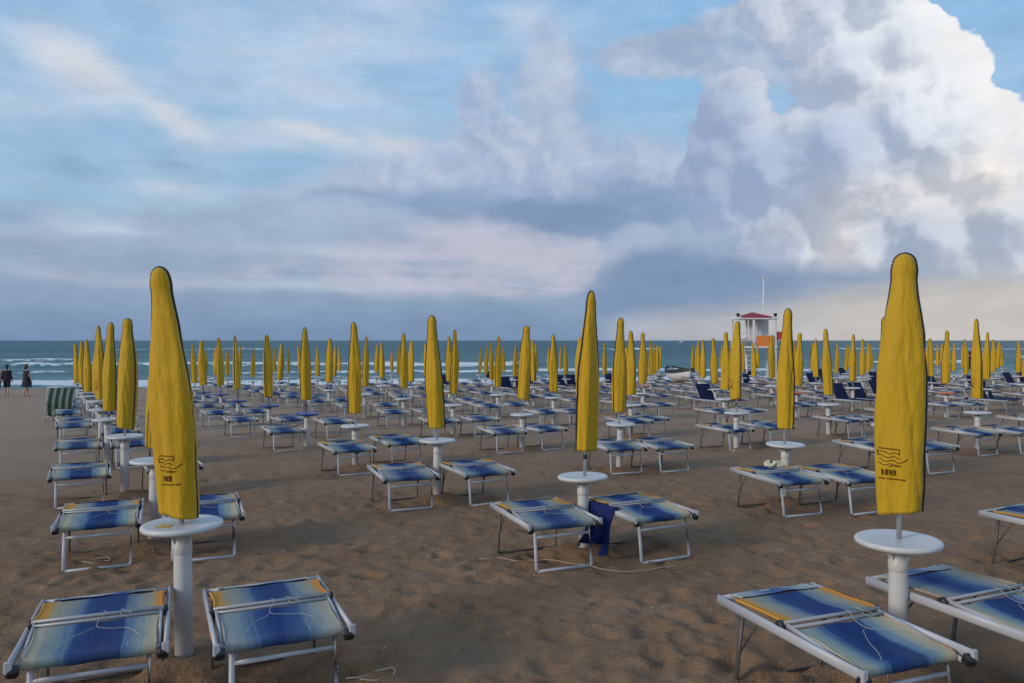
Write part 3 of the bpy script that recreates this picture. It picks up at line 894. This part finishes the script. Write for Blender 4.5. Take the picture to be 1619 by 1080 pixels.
def lounger_parts(seed):
    parts = []
    r = random.Random(seed)
    def add(name, mb, mat):
        mb.v = [(a, b * .9, c - .012 * max(0, b) / .5) for a, b, c in mb.v]
        parts.append((name, mb.mesh(name, mat)))
    for s in (-1, 1):
        m = MB(); m.tube([(s * .303, -.50, .352), (s * .300, .52, .402)], .0128, 12, .85, 1.9)
        m.box((s * .303, -.506, .352), (.032, .02, .056), None, .006)
        add('side_rail', m, M['alu'])
        m = MB(); m.tube([(s * .272, .03, .405), (s * .272, -.2, .372), (s * .274, -.47, .325)], .0095, 10, .8, 1.35)
        add('arm_rail', m, M['alu'])
        m = MB(); m.lathe([(.006, -.016), (.026, -.014), (.028, 0), (.026, .014), (.006, .016)], 14)
        m.v = [(s * .288 + v[2], .035 + v[0], .395 + v[1]) for v in m.v]
        add('hinge', m, M['black'])
        m = MB(); m.box((s * .29, -.49, .33), (.05, .05, .05), Matrix.Rotation(.5, 3, 'X'), .01); add('end_cap', m, M['black'])
    m = MB()
    m.tube([(-.285, .012, .414), (.285, .012, .414)], .0095, 10)
    add('cross_bar', m, M['bar'])
    m = MB(); m.tube([(-.275, -.026, .402), (.275, -.026, .402)], .0085, 10); add('cross_bar', m, M['bar'])
    m = MB(); m.tube([(-.295, .512, .40), (.295, .512, .40)], .0135, 10, 1.0, 1.5); add('end_bar', m, M['alu'])
    add('back_cloth', cloth(-.278, .278, .03, .40, .418, .425, .012, seed), M['back'])
    add('head_cloth', cloth(-.235, .235, .405, .525, .432, .418, .006, seed + 3, nv=5), M['head'])
    add('seat_cloth', cloth(-.262, .262, -.43, -.04, .362, .395, .02, seed + 7, roll=.026), M['seat'])
    m = MB(); m.tube([(-.27, -.428, .340), (.27, -.428, .340)], .0125, 10); add('seat_bar', m, M['alu'])
    m = MB(); z0 = .012
    P = [(-.232, -.415, .35), (-.236, -.47, .03), (-.228, -.474, z0), (.228, -.474, z0), (.236, -.47, .03), (.232, -.415, .35)]
    m.tube(P[:3], .0135, 8); m.tube([P[2], P[3]], .0125, 8); m.tube(P[3:], .0135, 8)
    m.tube([(-.232, -.43, .262), (.232, -.43, .262)], .0115, 8)
    add('front_legs', m, M['alu'])
    m = MB()
    P = [(-.262, .36, .39), (-.266, .425, .02), (-.26, .43, .008), (.26, .43, .008), (.266, .425, .02), (.262, .36, .39)]
    m.tube(P[:3], .0125, 8, .7, 1.3, up=(0, 1, 0)); m.tube([P[2], P[3]], .009, 8); m.tube(P[3:], .0125, 8, .7, 1.3, up=(0, 1, 0))
    for s in (-1, 1): m.tube([(s * .272, .2, .385), (s * .264, .41, .14)], .005, 6)
    add('rear_legs', m, M['darkleg'])
    m = MB()
    a = r.uniform(-.08, .08)
    pts = [(a, .02, .428), (a + .01, -.01, .43), (a - .01, -.04, .412), (a - .03, -.14, .392), (a + .03, -.17, .388), (a + .12, -.2, .386), (a + .17, -.3, .38), (a + .12, -.42, .372), (a + .11, -.455, .33)]
    def smooth(p, it=2):
        p = [Vector(q) for q in p]
        for _ in range(it):
            o = [p[0]]
            for x, y in zip(p, p[1:]): o += [x * .75 + y * .25, x * .25 + y * .75]
            p = o + [p[-1]]
        return [q + Vector((mnoise.noise(q * 23.0), mnoise.noise(q * 23.0 + Vector((5, 0, 0))), 0)) * .012 for q in p]
    m.tube(smooth(pts), .0015, 5)
    m.tube(smooth([(a - .03, -.14, .392), (a - .1, -.22, .385), (a - .17, -.36, .378), (a - .2, -.455, .33), (a - .24, -.46, .22)]), .0014, 5)
    m.tube(smooth([(a + .07, .02, .43), (a + .1, -.02, .425), (a + .13, -.04, .41), (a + .10, -.06, .405), (a + .07, -.03, .415), (a + .09, .015, .43)]), .0015, 5)
    add('tie_string', m, M['string'])
    return parts
lp = [lounger_parts(s) for s in (2, 5, 9)]

def raised_parts():
    parts = []
    def add(name, mb, mat): parts.append((name, mb.mesh(name, mat)))
    for s in (-1, 1):
        m = MB(); m.tube([(s * .30, -.75, .33), (s * .30, .45, .36)], .0165, 10, .8, 1.4); add('side_rail', m, M['alu'])
    m = MB(); m.tube([(-.27, .2, .37), (-.27, .46, .80), (.27, .46, .80), (.27, .2, .37)], .013, 8); add('back_frame', m, M['alu'])
    add('back_cloth', cloth(-.285, .285, .17, .44, .36, .81, .01, 4, nv=8), M['navy'])
    add('seat_cloth', cloth(-.28, .28, -.74, .12, .355, .375, .02, 6, nv=8), M['navy'])
    m = MB(); m.tube([(-.25, -.62, .33), (-.25, -.68, .01), (.25, -.68, .01), (.25, -.62, .33)], .0125, 8); add('front_legs', m, M['alu'])
    m = MB(); m.tube([(-.25, .34, .34), (-.25, .40, .01), (.25, .40, .01), (.25, .34, .34)], .0125, 8); add('rear_legs', m, M['darkleg'])
    return parts
rp = raised_parts()

# front foot pixels in the photo (left, right) for the loungers that can be measured
FEET = {(0, 1, 0): ((100, 905), (207, 897)), (0, 1, 1): ((272, 890), (373, 883)),
        (0, 2, 0): ((87, 806), (164, 800)), (0, 3, 0): ((94, 746), (153, 743)), (0, 4, 0): ((92, 704), (141, 701)),
        (1, 0, 0): ((848, 905), (937, 898)), (1, 0, 1): ((1010, 893), (1095, 882)),
        (1, 1, 0): ((614, 809), (686, 805)), (1, 1, 1): ((740, 802), (808, 795)),
        (1, 2, 0): ((532, 754), (590, 749)), (1, 2, 1): ((614, 740), (672, 735)),
        (1, 3, 0): ((431, 715), (478, 712)), (1, 3, 1): ((513, 697), (558, 694)),
        (2, 0, 0): ((1237, 818), (1303, 815)), (2, 0, 1): ((1345, 815), (1404, 811)),
        (2, 1, 0): ((966, 750), (1016, 749)), (2, 1, 1): ((1041, 748), (1093, 745)),
        (2, 2, 0): ((785, 717), (828, 716)), (2, 2, 1): ((854, 715), (894, 708)),
        (3, 1, 0): ((1152, 714), (1190, 711)), (3, 1, 1): ((1216, 708), (1255, 706)),
        (3, 0, 0): ((1387, 751), (1432, 750)), (3, 0, 1): ((1465, 750), (1513, 748)),
        (4, 0, 0): ((1544, 722), (1582, 720)), (4, 0, 1): ((1608, 719), (1650, 717)),
        (4, 1, 0): ((1338, 695), (1372, 692))}
FIX = {(0, 0, 0): (-1.98, 3.79, 22), (0, 0, 1): (-1.20, 3.98, 25), (1, -1, 0): (1.52, 3.70, 21), (1, -1, 1): (2.44, 4.04, 24), (2, -1, 0): (4.13, 5.97, 28)}
ROT0 = math.degrees(math.atan2(-BV[0], BV[1]))
ALL = list(spots) + [(2, -1, 4.45, 6.35, 1680)]
SIDE = ('left of', 'right of', 'behind')
n_l = 0
L_SPECIAL = {(0, 0, 0): 'blue lounger with orange edges in the bottom left corner of the picture',
             (0, 0, 1): 'folded blue canvas lounger just right of the leaning left umbrella post, front row',
             (1, -1, 0): 'folded blue lounger with broad white rails left of the bottom right post',
             (1, -1, 1): 'blue lounger with orange edge in the bottom right corner of the picture',
             (2, -1, 0): 'folded blue lounger cut off by the right edge above the bottom right pair',
             (1, 0, 0): 'folded blue lounger left of the post in the middle foreground',
             (1, 0, 1): 'blue lounger right of the middle foreground post with dark cloth hanging off it'}
for i, j, X, Y, sx in ALL:
    for s in (0, 1, 2):
        if s == 2 and (Y < 21 or Y > 35 or i == 0 or (i * 7 + j * 5) % 10 > 5): continue
        if (i, j) == (2, -1) and s != 0: continue
        if Y > 41 and s != 0: continue
        rnd = random.Random(i * 977 + j * 31 + s * 5)
        key = (i, j, s); raised = False
        if key in FIX:
            cx, cy, rot = FIX[key]
        elif key in FEET:
            (ax, ay), (bx_, by_) = FEET[key]
            A = Vector(ground_at(ax, ay)); B = Vector(ground_at(bx_, by_))
            mid = (A + B) / 2
            h = math.degrees(math.atan2(B.y - A.y, B.x - A.x))
            rot = .45 * h + .55 * ROT0 if Y < 12 else .25 * h + .75 * ROT0
            f = Vector((-math.sin(R(rot)), math.cos(R(rot))))
            c = mid + f * .375; cx, cy = c.x, c.y
        else:
            uu = (-.40, .40, -.05)[s]; vv = (-.15, -.25, 1.15)[s]
            uu += rnd.gauss(0, .06); vv += rnd.gauss(0, .14)
            c = Vector((X, Y)) + UD * uu + BD * vv
            cx, cy = c.x, c.y; rot = ROT0 + rnd.gauss(0, 3.5)
            if (Y > 33 and X > -3.5 and rnd.random() < .3) or (X > 5.7 and 21 < Y < 31 and rnd.random() < .33): raised = True
        z = zg(cx, cy)
        # the bed lies on the slope
        g = Vector((zg(cx + .3, cy) - zg(cx - .3, cy), zg(cx, cy + .3) - zg(cx, cy - .3))) / .6
        t = empty('sun_lounger', (cx, cy, z), R(rot))
        nrm = Vector((-g.x, -g.y, 1)).normalized()
        t.rotation_euler = (Vector((0, 0, 1)).rotation_difference(nrm).to_matrix() @ Matrix.Rotation(R(rot), 3, 'Z')).to_euler()
        t.scale = (1, 1.05 if key in ((1, -1, 0), (1, -1, 1)) else .88, 1)
        kind = 'raised navy lounger' if raised else 'blue lounger'
        lab = L_SPECIAL.get(key) or '%s %s the %s umbrella in %s' % (kind, SIDE[s], place(i, j), line_name(i))
        tag(t, lab, 'sun lounger', 'sun loungers set in pairs at the umbrellas')
        if key == (1, 0, 1): DRAPE_AT = t.matrix_basis.copy()
        if key == (2, 0, 0): CLOTH_AT = t.matrix_basis @ Vector((.14, .3, .41))
        use = rp if raised else lp[rnd.randrange(3)]
        for nm, me in use:
            if Y > 17 and nm in ('tie_string', 'hinge', 'end_cap', 'arm_rail'): continue
            o = link_obj(nm, me, t)
        n_l += 1

# ------------------------------------------------------------------ green striped deck chair at the left edge
gx, gy = ground_at(97, 668)
dc = empty('deck_chair', (gx, gy, zg(gx, gy)), R(8))
tag(dc, 'upright deck chair with green and white striped canvas back in a white frame', 'deck chair')
m = MB()
for s in (-1, 1):
    m.tube([(s * .38, -.05, 0), (s * .38, .12, .92)], .018, 8)
    m.tube([(s * .38, .5, 0), (s * .38, .02, .55)], .016, 8)
m.tube([(-.40, .12, .92), (.40, .12, .92)], .02, 8); m.tube([(-.38, -.02, .17), (.38, -.02, .17)], .015, 8)
m.build('frame', M['alu'], dc)
m = MB()
def sling(u, v):
    x = -.32 + .64 * u
    z = .90 - .72 * v - .03 * math.sin(math.pi * u) * v; y = .10 - .16 * v - .09 * math.sin(math.pi * v)
    return (x, y, z)
m.grid(sling, 12, 14); m.grid(lambda u, v: tuple(Vector(sling(1 - u, v)) + Vector((0, .008, 0))), 12, 14)
m.build('canvas_back', M['stripes'], dc)
m = MB()
for s in (-1, 1): m.tube([(s * .40, -.3, .5), (s * .40, .25, .52)], .02, 8, 1.3, .7)
m.build('armrest', M['alu'], dc)
# dark blue folded cloth on the lounger behind it
bx, by = ground_at(105, 640)
bz = zg(bx, by)
b = MB(); b.box((0, 0, .5), (.62, .4, .22), None, .07); b.box((.1, .02, .66), (.44, .34, .14), None, .06)
o = b.build('folded_canopy', M['navy']); o.location = (bx + .15, by + 1.2, bz + .0)
tag(o, 'dark blue folded canopy heap behind the green striped deck chair', 'canopy')

# ------------------------------------------------------------------ dark cloth under the middle lounger, ropes on the sand
m = MB()
def drape(u, v):
    y = -.16 + .46 * u; z = .40 - .36 * v ** .9 * (.82 + .18 * math.sin(u * 7 + 1))
    x = -.318 - .10 * v * (1 + .5 * math.sin(u * 19)) - .03 * math.sin(u * 31 + v * 3) * v
    if v < .12: x += .06 * (1 - v / .12); z = .405
    return (x, y + .03 * math.sin(v * 6), z)
m.grid(drape, 40, 18); m.grid(lambda u, v: tuple(Vector(drape(1 - u, v)) + Vector((.006, 0, -.004))), 40, 18)
o = m.build('cloth', M['bluecloth']); o.matrix_basis = DRAPE_AT
tag(o, 'dark blue cloth hanging to the sand between the two middle foreground loungers', 'cloth')
def rope(name, pix, label, r=.005):
    pts = []
    for px, py in pix:
        X, Y = ground_at(px, py); pts.append(Vector((X, Y, zg(X, Y) + .012)))
    for _ in range(2):
        o_ = [pts[0]]
        for a, b_ in zip(pts, pts[1:]): o_ += [a * .75 + b_ * .25, a * .25 + b_ * .75]
        pts = o_ + [pts[-1]]
    m = MB(); pts = [q + Vector((mnoise.noise(q * 3.1), mnoise.noise(q * 3.1 + Vector((7, 0, 0))), .1 * mnoise.noise(q * 9))) * .05 for q in pts]
    m.tube(pts, r, 6); o = m.build(name, M['rope'])
    tag(o, label, 'rope', 'loose ropes lying on the sand')
rope('rope', [(757, 887), (775, 888), (790, 884), (810, 890), (842, 888), (870, 886), (895, 893), (930, 896), (965, 906), (1000, 908), (1040, 902), (1068, 897)], 'pale loose rope on the sand in front of the middle foreground loungers', .0035)
rope('rope', [(535, 1078), (560, 1074), (583, 1064), (604, 1063), (620, 1060), (621, 1066), (610, 1077), (585, 1079), (556, 1078)], 'looped pale string on the sand at the bottom picture edge', .004)
rope('rope', [(128, 890), (146, 894), (158, 888), (170, 891), (168, 884), (150, 884)], 'short pale rope tangle under the second lounger in the leftmost line', .004)
# small crumpled cloth on the right-hand mid lounger
m = MB()
def crum(u, v):
    a = u * 2 * math.pi; k = math.sin(math.pi * (.04 + .9 * v)) ** .6
    q = 1 + .3 * math.sin(3 * a + 2) + .2 * mnoise.noise(Vector((math.cos(a) * 2, math.sin(a) * 2, v * 4)))
    return (.10 * k * q * math.cos(a), .06 * k * q * math.sin(a), .06 * v + .02 * math.sin(4 * a))
m.grid(crum, 26, 12)
o = m.build('crumpled_cloth', M['palecloth']); o.location = CLOTH_AT
tag(o, 'small crumpled pale yellow cloth lying on a right hand lounger beside the post', 'cloth')

# ------------------------------------------------------------------ lifeguard tower
TY = 48.0; TX = (1194 - 809.5) / FPX * TY
def tz(py): return CAM_H + (HZ - py) / FPX * TY
def tx(px): return (px - 809.5) / FPX * TY - TX
tzg = zg(TX, TY)
tw = empty('lifeguard_tower', (TX, TY, tzg), 0)
tag(tw, 'white lifeguard tower with red pyramid roof and orange front board by the sea', 'lifeguard tower')
def H(z): return z - tzg
zp = tz(549)
m = MB()
for xx in (tx(1163), tx(1186), tx(1219.5)):
    for yy in (-.75, .75):
        top = H(tz(503)) if xx != tx(1163) else H(tz(503))
        m.box((xx, yy, top / 2), (.13, .13, top), None, .02)
m.build('posts', M['tower_white'], tw)
m = MB(); m.box(((tx(1161) + tx(1222)) / 2, 0, H(zp)), (tx(1222) - tx(1161), 1.75, .12), None, .02); m.build('platform', M['tower_white'], tw)
m = MB()
zb = H(tz(503.5))
for yy in (-.82, .82): m.box(((tx(1161) + tx(1222)) / 2, yy, zb), (tx(1222) - tx(1161) + .1, .1, .16), None, .02)
for xx in (tx(1162), tx(1221)): m.box((xx, 0, zb - .003), (.1, 1.54, .15), None, .02)
m.build('beam', M['tower_white'], tw)
m = MB()
x0, x1 = tx(1166), tx(1213); zr = H(tz(501.3)); za = H(tz(495))
cxr = (x0 + x1) / 2; hw = (x1 - x0) / 2
m.add([(x0, -hw, zr), (x1, -hw, zr), (x1, hw, zr), (x0, hw, zr), (cxr, 0, za + .05), (x0, -hw, zr - .05), (x1, -hw, zr - .05), (x1, hw, zr - .05), (x0, hw, zr - .05)],
      [(0, 1, 4), (1, 2, 4), (2, 3, 4), (3, 0, 4), (0, 5, 6, 1), (1, 6, 7, 2), (2, 7, 8, 3), (3, 8, 5, 0), (8, 7, 6, 5)], False)
m.build('roof', M['red'], tw)
m = MB(); xm = (tx(1189.5) + tx(1217)) / 2
m.box((xm, -.84, H(tz(539.5))), (tx(1217) - tx(1189.5), .04, tz(531) - tz(548)), None, .01); m.build('front_board', M['orange_board'], tw)
m = MB(); m.box((xm, .70, H((tz(531) + tz(507)) / 2)), (tx(1217) - tx(1189), .04, tz(507) - tz(549)), None, .01)
m.build('back_panel', M['tower_white'], tw)
m = MB(); m.box((tx(1193), -.2, H((tz(531) + tz(507)) / 2)), (.16, .1, tz(507) - tz(549)), None, .01); m.build('inner_post', M['tower_white'], tw)
m = MB()
for zz in (tz(527.5), tz(538)):
    for yy in (-.75, .75): m.tube([(tx(1163), yy, H(zz)), (tx(1186), yy, H(zz))], .025, 6)
    m.tube([(tx(1163), -.75, H(zz)), (tx(1163), .75, H(zz))], .025, 6)
m.build('railing', M['tower_white'], tw)
m = MB()
for yy in (-1.0, -.45):
    pass
lx = tx(1176)
for s in (-.25, .25): m.tube([(lx + s, -1.75, 0), (lx + s, -.9, H(zp))], .035, 6)
for k in range(7):
    f = (k + .6) / 7.2; m.box((lx, -1.75 + .85 * f, H(zp) * f), (.5, .12, .03))
m.build('ladder', M['tower_white'], tw)
for xx in (1161, 1219):
    m = MB(); m.lathe([(.04, 0), (.07, .03), (.12, .16), (.11, .2), (.03, .22)], 10, (tx(xx), -.8, zb + .07)); m.build('loudspeaker', M['black'], tw)
m = MB(); m.tube([(tx(1209.6), .3, H(zp)), (tx(1209.6), .3, H(tz(440)))], .04, 8, radii=[.05, .035])
m.ellipsoid((tx(1209.6), .3, H(tz(439))), (.09, .09, .06), 8, 6); m.build('flagpole', M['tower_white'], tw)
m = MB(); m.box((lx, .1, H(zp) + .30), (.42, .45, .45), None, .05); m.build('seat_box', M['bar'], tw)
m = MB()
def fl(u, v):
    return (tx(1221) + .78 * u, -.3 + .10 * math.sin(u * 6), H(tz(526)) + .12 * u - .62 * v * (1 - .45 * u) + .03 * math.sin(u * 7))
m.grid(fl, 14, 8); m.grid(lambda u, v: tuple(Vector(fl(1 - u, v)) + Vector((0, .012, 0))), 14, 8)
m.tube([(tx(1220), -.3, H(tz(540))), (tx(1223), -.3, H(tz(520)))], .02, 6)
o = m.build('flag', M['red'], tw)

# ------------------------------------------------------------------ boats
bx, by = 10.3, 48.5
bt = empty('rowing_boat', (bx, by, zg(bx, by) + .05), R(6))
tag(bt, 'white rowing boat with dark green upper strake pulled up on the sand near the water', 'boat')
def hull(u, v):
    t = u * 2 - 1; w = .72 * (1 - abs(t) ** 2.6) ** .8 * (1 - .12 * max(0, -t)) + .02
    a = (v - .5) * math.pi
    return (w * math.sin(a), 1.9 * t, .62 * (1 - math.cos(a) ** .7 * (1 - .2 * t * t)) + .18 * t * t)
m = MB(); m.grid(hull, 24, 14); m.build('hull', M['hull'], bt)
m = MB(); m.grid(lambda u, v: tuple(Vector(hull(u, .0)) + Vector((-.03, 0, -.10 + .22 * v))), 24, 2); m.grid(lambda u, v: tuple(Vector(hull(1 - u, 1.0)) + Vector((.03, 0, -.10 + .22 * v))), 24, 2)
for yy in (-.9, .1, .9): m.box((0, yy, .5), (1.1, .25, .05))
m.build('strake', M['darkgreen'], bt)
sb = empty('motor_boat', (0, 0, 0)); d = 900.0
sb.location = ((1078 - 809.5) / FPX * d, d, SEA)
tag(sb, 'tiny white motor boat far out on the horizon', 'boat')
m = MB(); m.grid(lambda u, v: ((u - .5) * 7.0, 1.2 * math.sin((v - .5) * math.pi) * (1 - (u - .5) ** 2 * 3), .9 - .9 * math.cos((v - .5) * math.pi) + .4 * u), 12, 8); m.build('hull', M['hull'], sb)
m = MB(); m.box((-.4, 0, 1.3), (3.0, 1.6, 1.3), None, .3); m.build('cabin', M['tower_white'], sb)

# ------------------------------------------------------------------ people
def skin_body(name, joints, edges, parent, mat, root=0):
    me = bpy.data.meshes.new(name)
    me.from_pydata([j[:3] for j in joints], edges, [])
    o = bpy.data.objects.new(name, me); col.objects.link(o); o.parent = parent
    md = o.modifiers.new('skin', 'SKIN'); md.use_smooth_shade = True
    for k, j in enumerate(joints):
        sv = me.skin_vertices[0].data[k]; sv.radius = (j[3], j[4] if len(j) > 4 else j[3]); sv.use_root = (k == root)
    sd_ = o.modifiers.new('sub', 'SUBSURF'); sd_.levels = 1; sd_.render_levels = 1
    me.materials.append(mat)
    return o
def person(loc, rz, label, stride=.16, arm=.1, body_mat='skin', scale=1.0, group=None):
    p = empty('person', loc, rz); p.scale = (scale,) * 3
    tag(p, label, 'person', group)
    J = [(0, 0, .93, .125, .09), (0, 0, 1.12, .115, .08), (0, .01, 1.32, .15, .095), (0, .015, 1.44, .07, .06), (0, 0, 1.52, .048), (0, -.01, 1.58, .065, .07), (0, -.01, 1.66, .078, .092), (0, 0, 1.73, .045, .05), ]
    E = [(0, 1), (1, 2), (2, 3), (3, 4), (4, 5), (5, 6), (6, 7)]
    for s in (-1, 1):
        k = len(J); fs = s * stride
        J += [(s * .09, 0, .86, .085), (s * .095, -fs * .5 - .02, .50, .056), (s * .095, -fs * .9 + (.05 if fs < 0 else 0), .28, .05), (s * .095, -fs + .04, .08, .034), (s * .10, -fs - .12, .03, .03, .02)]
        E += [(0, k), (k, k + 1), (k + 1, k + 2), (k + 2, k + 3), (k + 3, k + 4)]
        k = len(J); a = -s * arm
        J += [(s * .17, .01, 1.39, .05), (s * .215, .0 - a * .4, 1.13, .038), (s * .225, -.04 - a, .90, .027), (s * .225, -.06 - a * 1.15, .80, .026, .014)]
        E += [(3, k), (k, k + 1), (k + 1, k + 2), (k + 2, k + 3)]
        h = len(J)
        for q in range(4):
            J.append((s * (.22 + .004 * q), -.085 - a * 1.2 + .016 * q, .71 + .006 * abs(q - 1), .0085)); E.append((k + 3, h + q))
        J.append((s * .205, -.105 - a * 1.15, .765, .009)); E.append((k + 3, h + 4))
    k = len(J); J.append((0, -.108, 1.635, .012)); E.append((6, k))
    skin_body('body', J, E, p, M[body_mat])
    m = MB(); m.ellipsoid((0, .02, 1.68), (.092, .108, .105), 14, 9); m.ellipsoid((0, .055, 1.60), (.085, .07, .10), 12, 8); m.build('hair', M['hair'], p)
    return p, stride
def garment(p, name, prof_, mat, dx=0.0):
    m = MB()
    def g(u, v):
        t = v * (len(prof_) - 1); k = min(int(t), len(prof_) - 2); f = t - k
        z, a, b = [prof_[k][q] * (1 - f) + prof_[k + 1][q] * f for q in range(3)]
        w = u * 2 * math.pi; fold = 1 + .05 * math.sin(7 * w) * v
        return (a * fold * math.cos(w), b * fold * math.sin(w), z)
    m.grid(g, 28, 14); return m.build(name, mat, p)
def legs_cloth(p, st, mat, z1=.5, name='shorts'):
    m = MB(); m.lathe([(.15, 1.02), (.165, .95), (.17, .86), (.12, .80)], 18)
    m.v = [(a, b * .75, c) for a, b, c in m.v]
    for s in (-1, 1): m.tube([(s * .09, 0, .9), (s * .095, -s * st * .45, z1)], .1, 12, radii=[.10, .085])
    m.build(name, mat, p)
def sleeves(p, mat, arm, z1=1.1, name='sleeve'):
    for s in (-1, 1):
        a = -s * arm
        m = MB(); m.tube([(s * .13, .01, 1.42), (s * .18, .01, 1.37), (s * .22, -a * .4, z1)], .06, 10, radii=[.065, .066, .055]); m.build(name, mat, p)
gx, gy = ground_at(42, 628); 
p, st = person((gx, gy, zg(gx, gy)), R(150), 'person walking alone on the left in a dark knee length coat', .14, .08, scale=.82)
garment(p, 'coat', [(1.47, .07, .06), (1.41, .17, .11), (1.25, .20, .14), (1.0, .20, .16), (.8, .26, .20), (.56, .33, .25)], M['darkcloth'])
sleeves(p, M['darkcloth'], .08, .95)
gx, gy = ground_at(11, 627)
p, st = person((gx, gy, zg(gx, gy)), R(200), 'person in dark top and dark shorts at the left edge, second figure in', .18, .12, scale=.83)
garment(p, 'shirt', [(1.47, .07, .06), (1.41, .18, .12), (1.2, .19, .13), (.95, .19, .135), (.82, .2, .14)], M['darkcloth']); sleeves(p, M['darkcloth'], .12, .95); legs_cloth(p, st, M['darkcloth'], .52)
gx, gy = ground_at(-4, 627)
p, st = person((gx, gy, zg(gx, gy)), R(190), 'person in pink shirt and dark shorts cut off by the left picture edge', .15, .1, scale=.83)
garment(p, 'shirt', [(1.47, .07, .06), (1.41, .19, .13), (1.2, .21, .15), (.95, .21, .16), (.86, .21, .16)], M['pink']); sleeves(p, M['pink'], .1, 1.15); legs_cloth(p, st, M['darkcloth'], .5)
gx, gy = (1533 - 809.5) / FPX * 54, 54
p, st = person((gx, gy, max(zg(gx, gy), SEA - .1)), R(170), 'distant person in dark clothes standing between the far right umbrellas', .1, .05)
garment(p, 'shirt', [(1.47, .07, .06), (1.41, .18, .12), (1.2, .19, .13), (.95, .19, .135), (.82, .2, .14)], M['darkcloth']); sleeves(p, M['darkcloth'], .05, .95); legs_cloth(p, st, M['darkcloth'], .5)

# ------------------------------------------------------------------ bits of dry weed and shell strewn on the sand
rl = random.Random(77)
m = MB()
for k in range(420):
    Y = 2.9 + 13 * rl.random() ** 1.4; X = rl.uniform(-.75, .75) * Y
    z = zg(X, Y); L = rl.uniform(.008, .05); a = rl.uniform(0, 6.28); w = rl.uniform(.0015, .004)
    m.cur = 0 if rl.random() < .65 else 1
    if m.cur == 1: L *= .35; w *= 1.8
    p = Vector((X, Y, z + rl.uniform(.0, .022))); d = Vector((math.cos(a), math.sin(a), rl.uniform(-.2, .2)))
    q = p + d * L * .5 + Vector((rl.uniform(-1, 1), rl.uniform(-1, 1), 0)) * L * .15
    m.tube([p, q, p + d * L], w, 5)
o = m.build('beach_debris', [M['darkleg'], M['rope']]); tag(o, 'scattered bits of dark dry weed and pale shell on the sand', 'debris', kind='stuff')
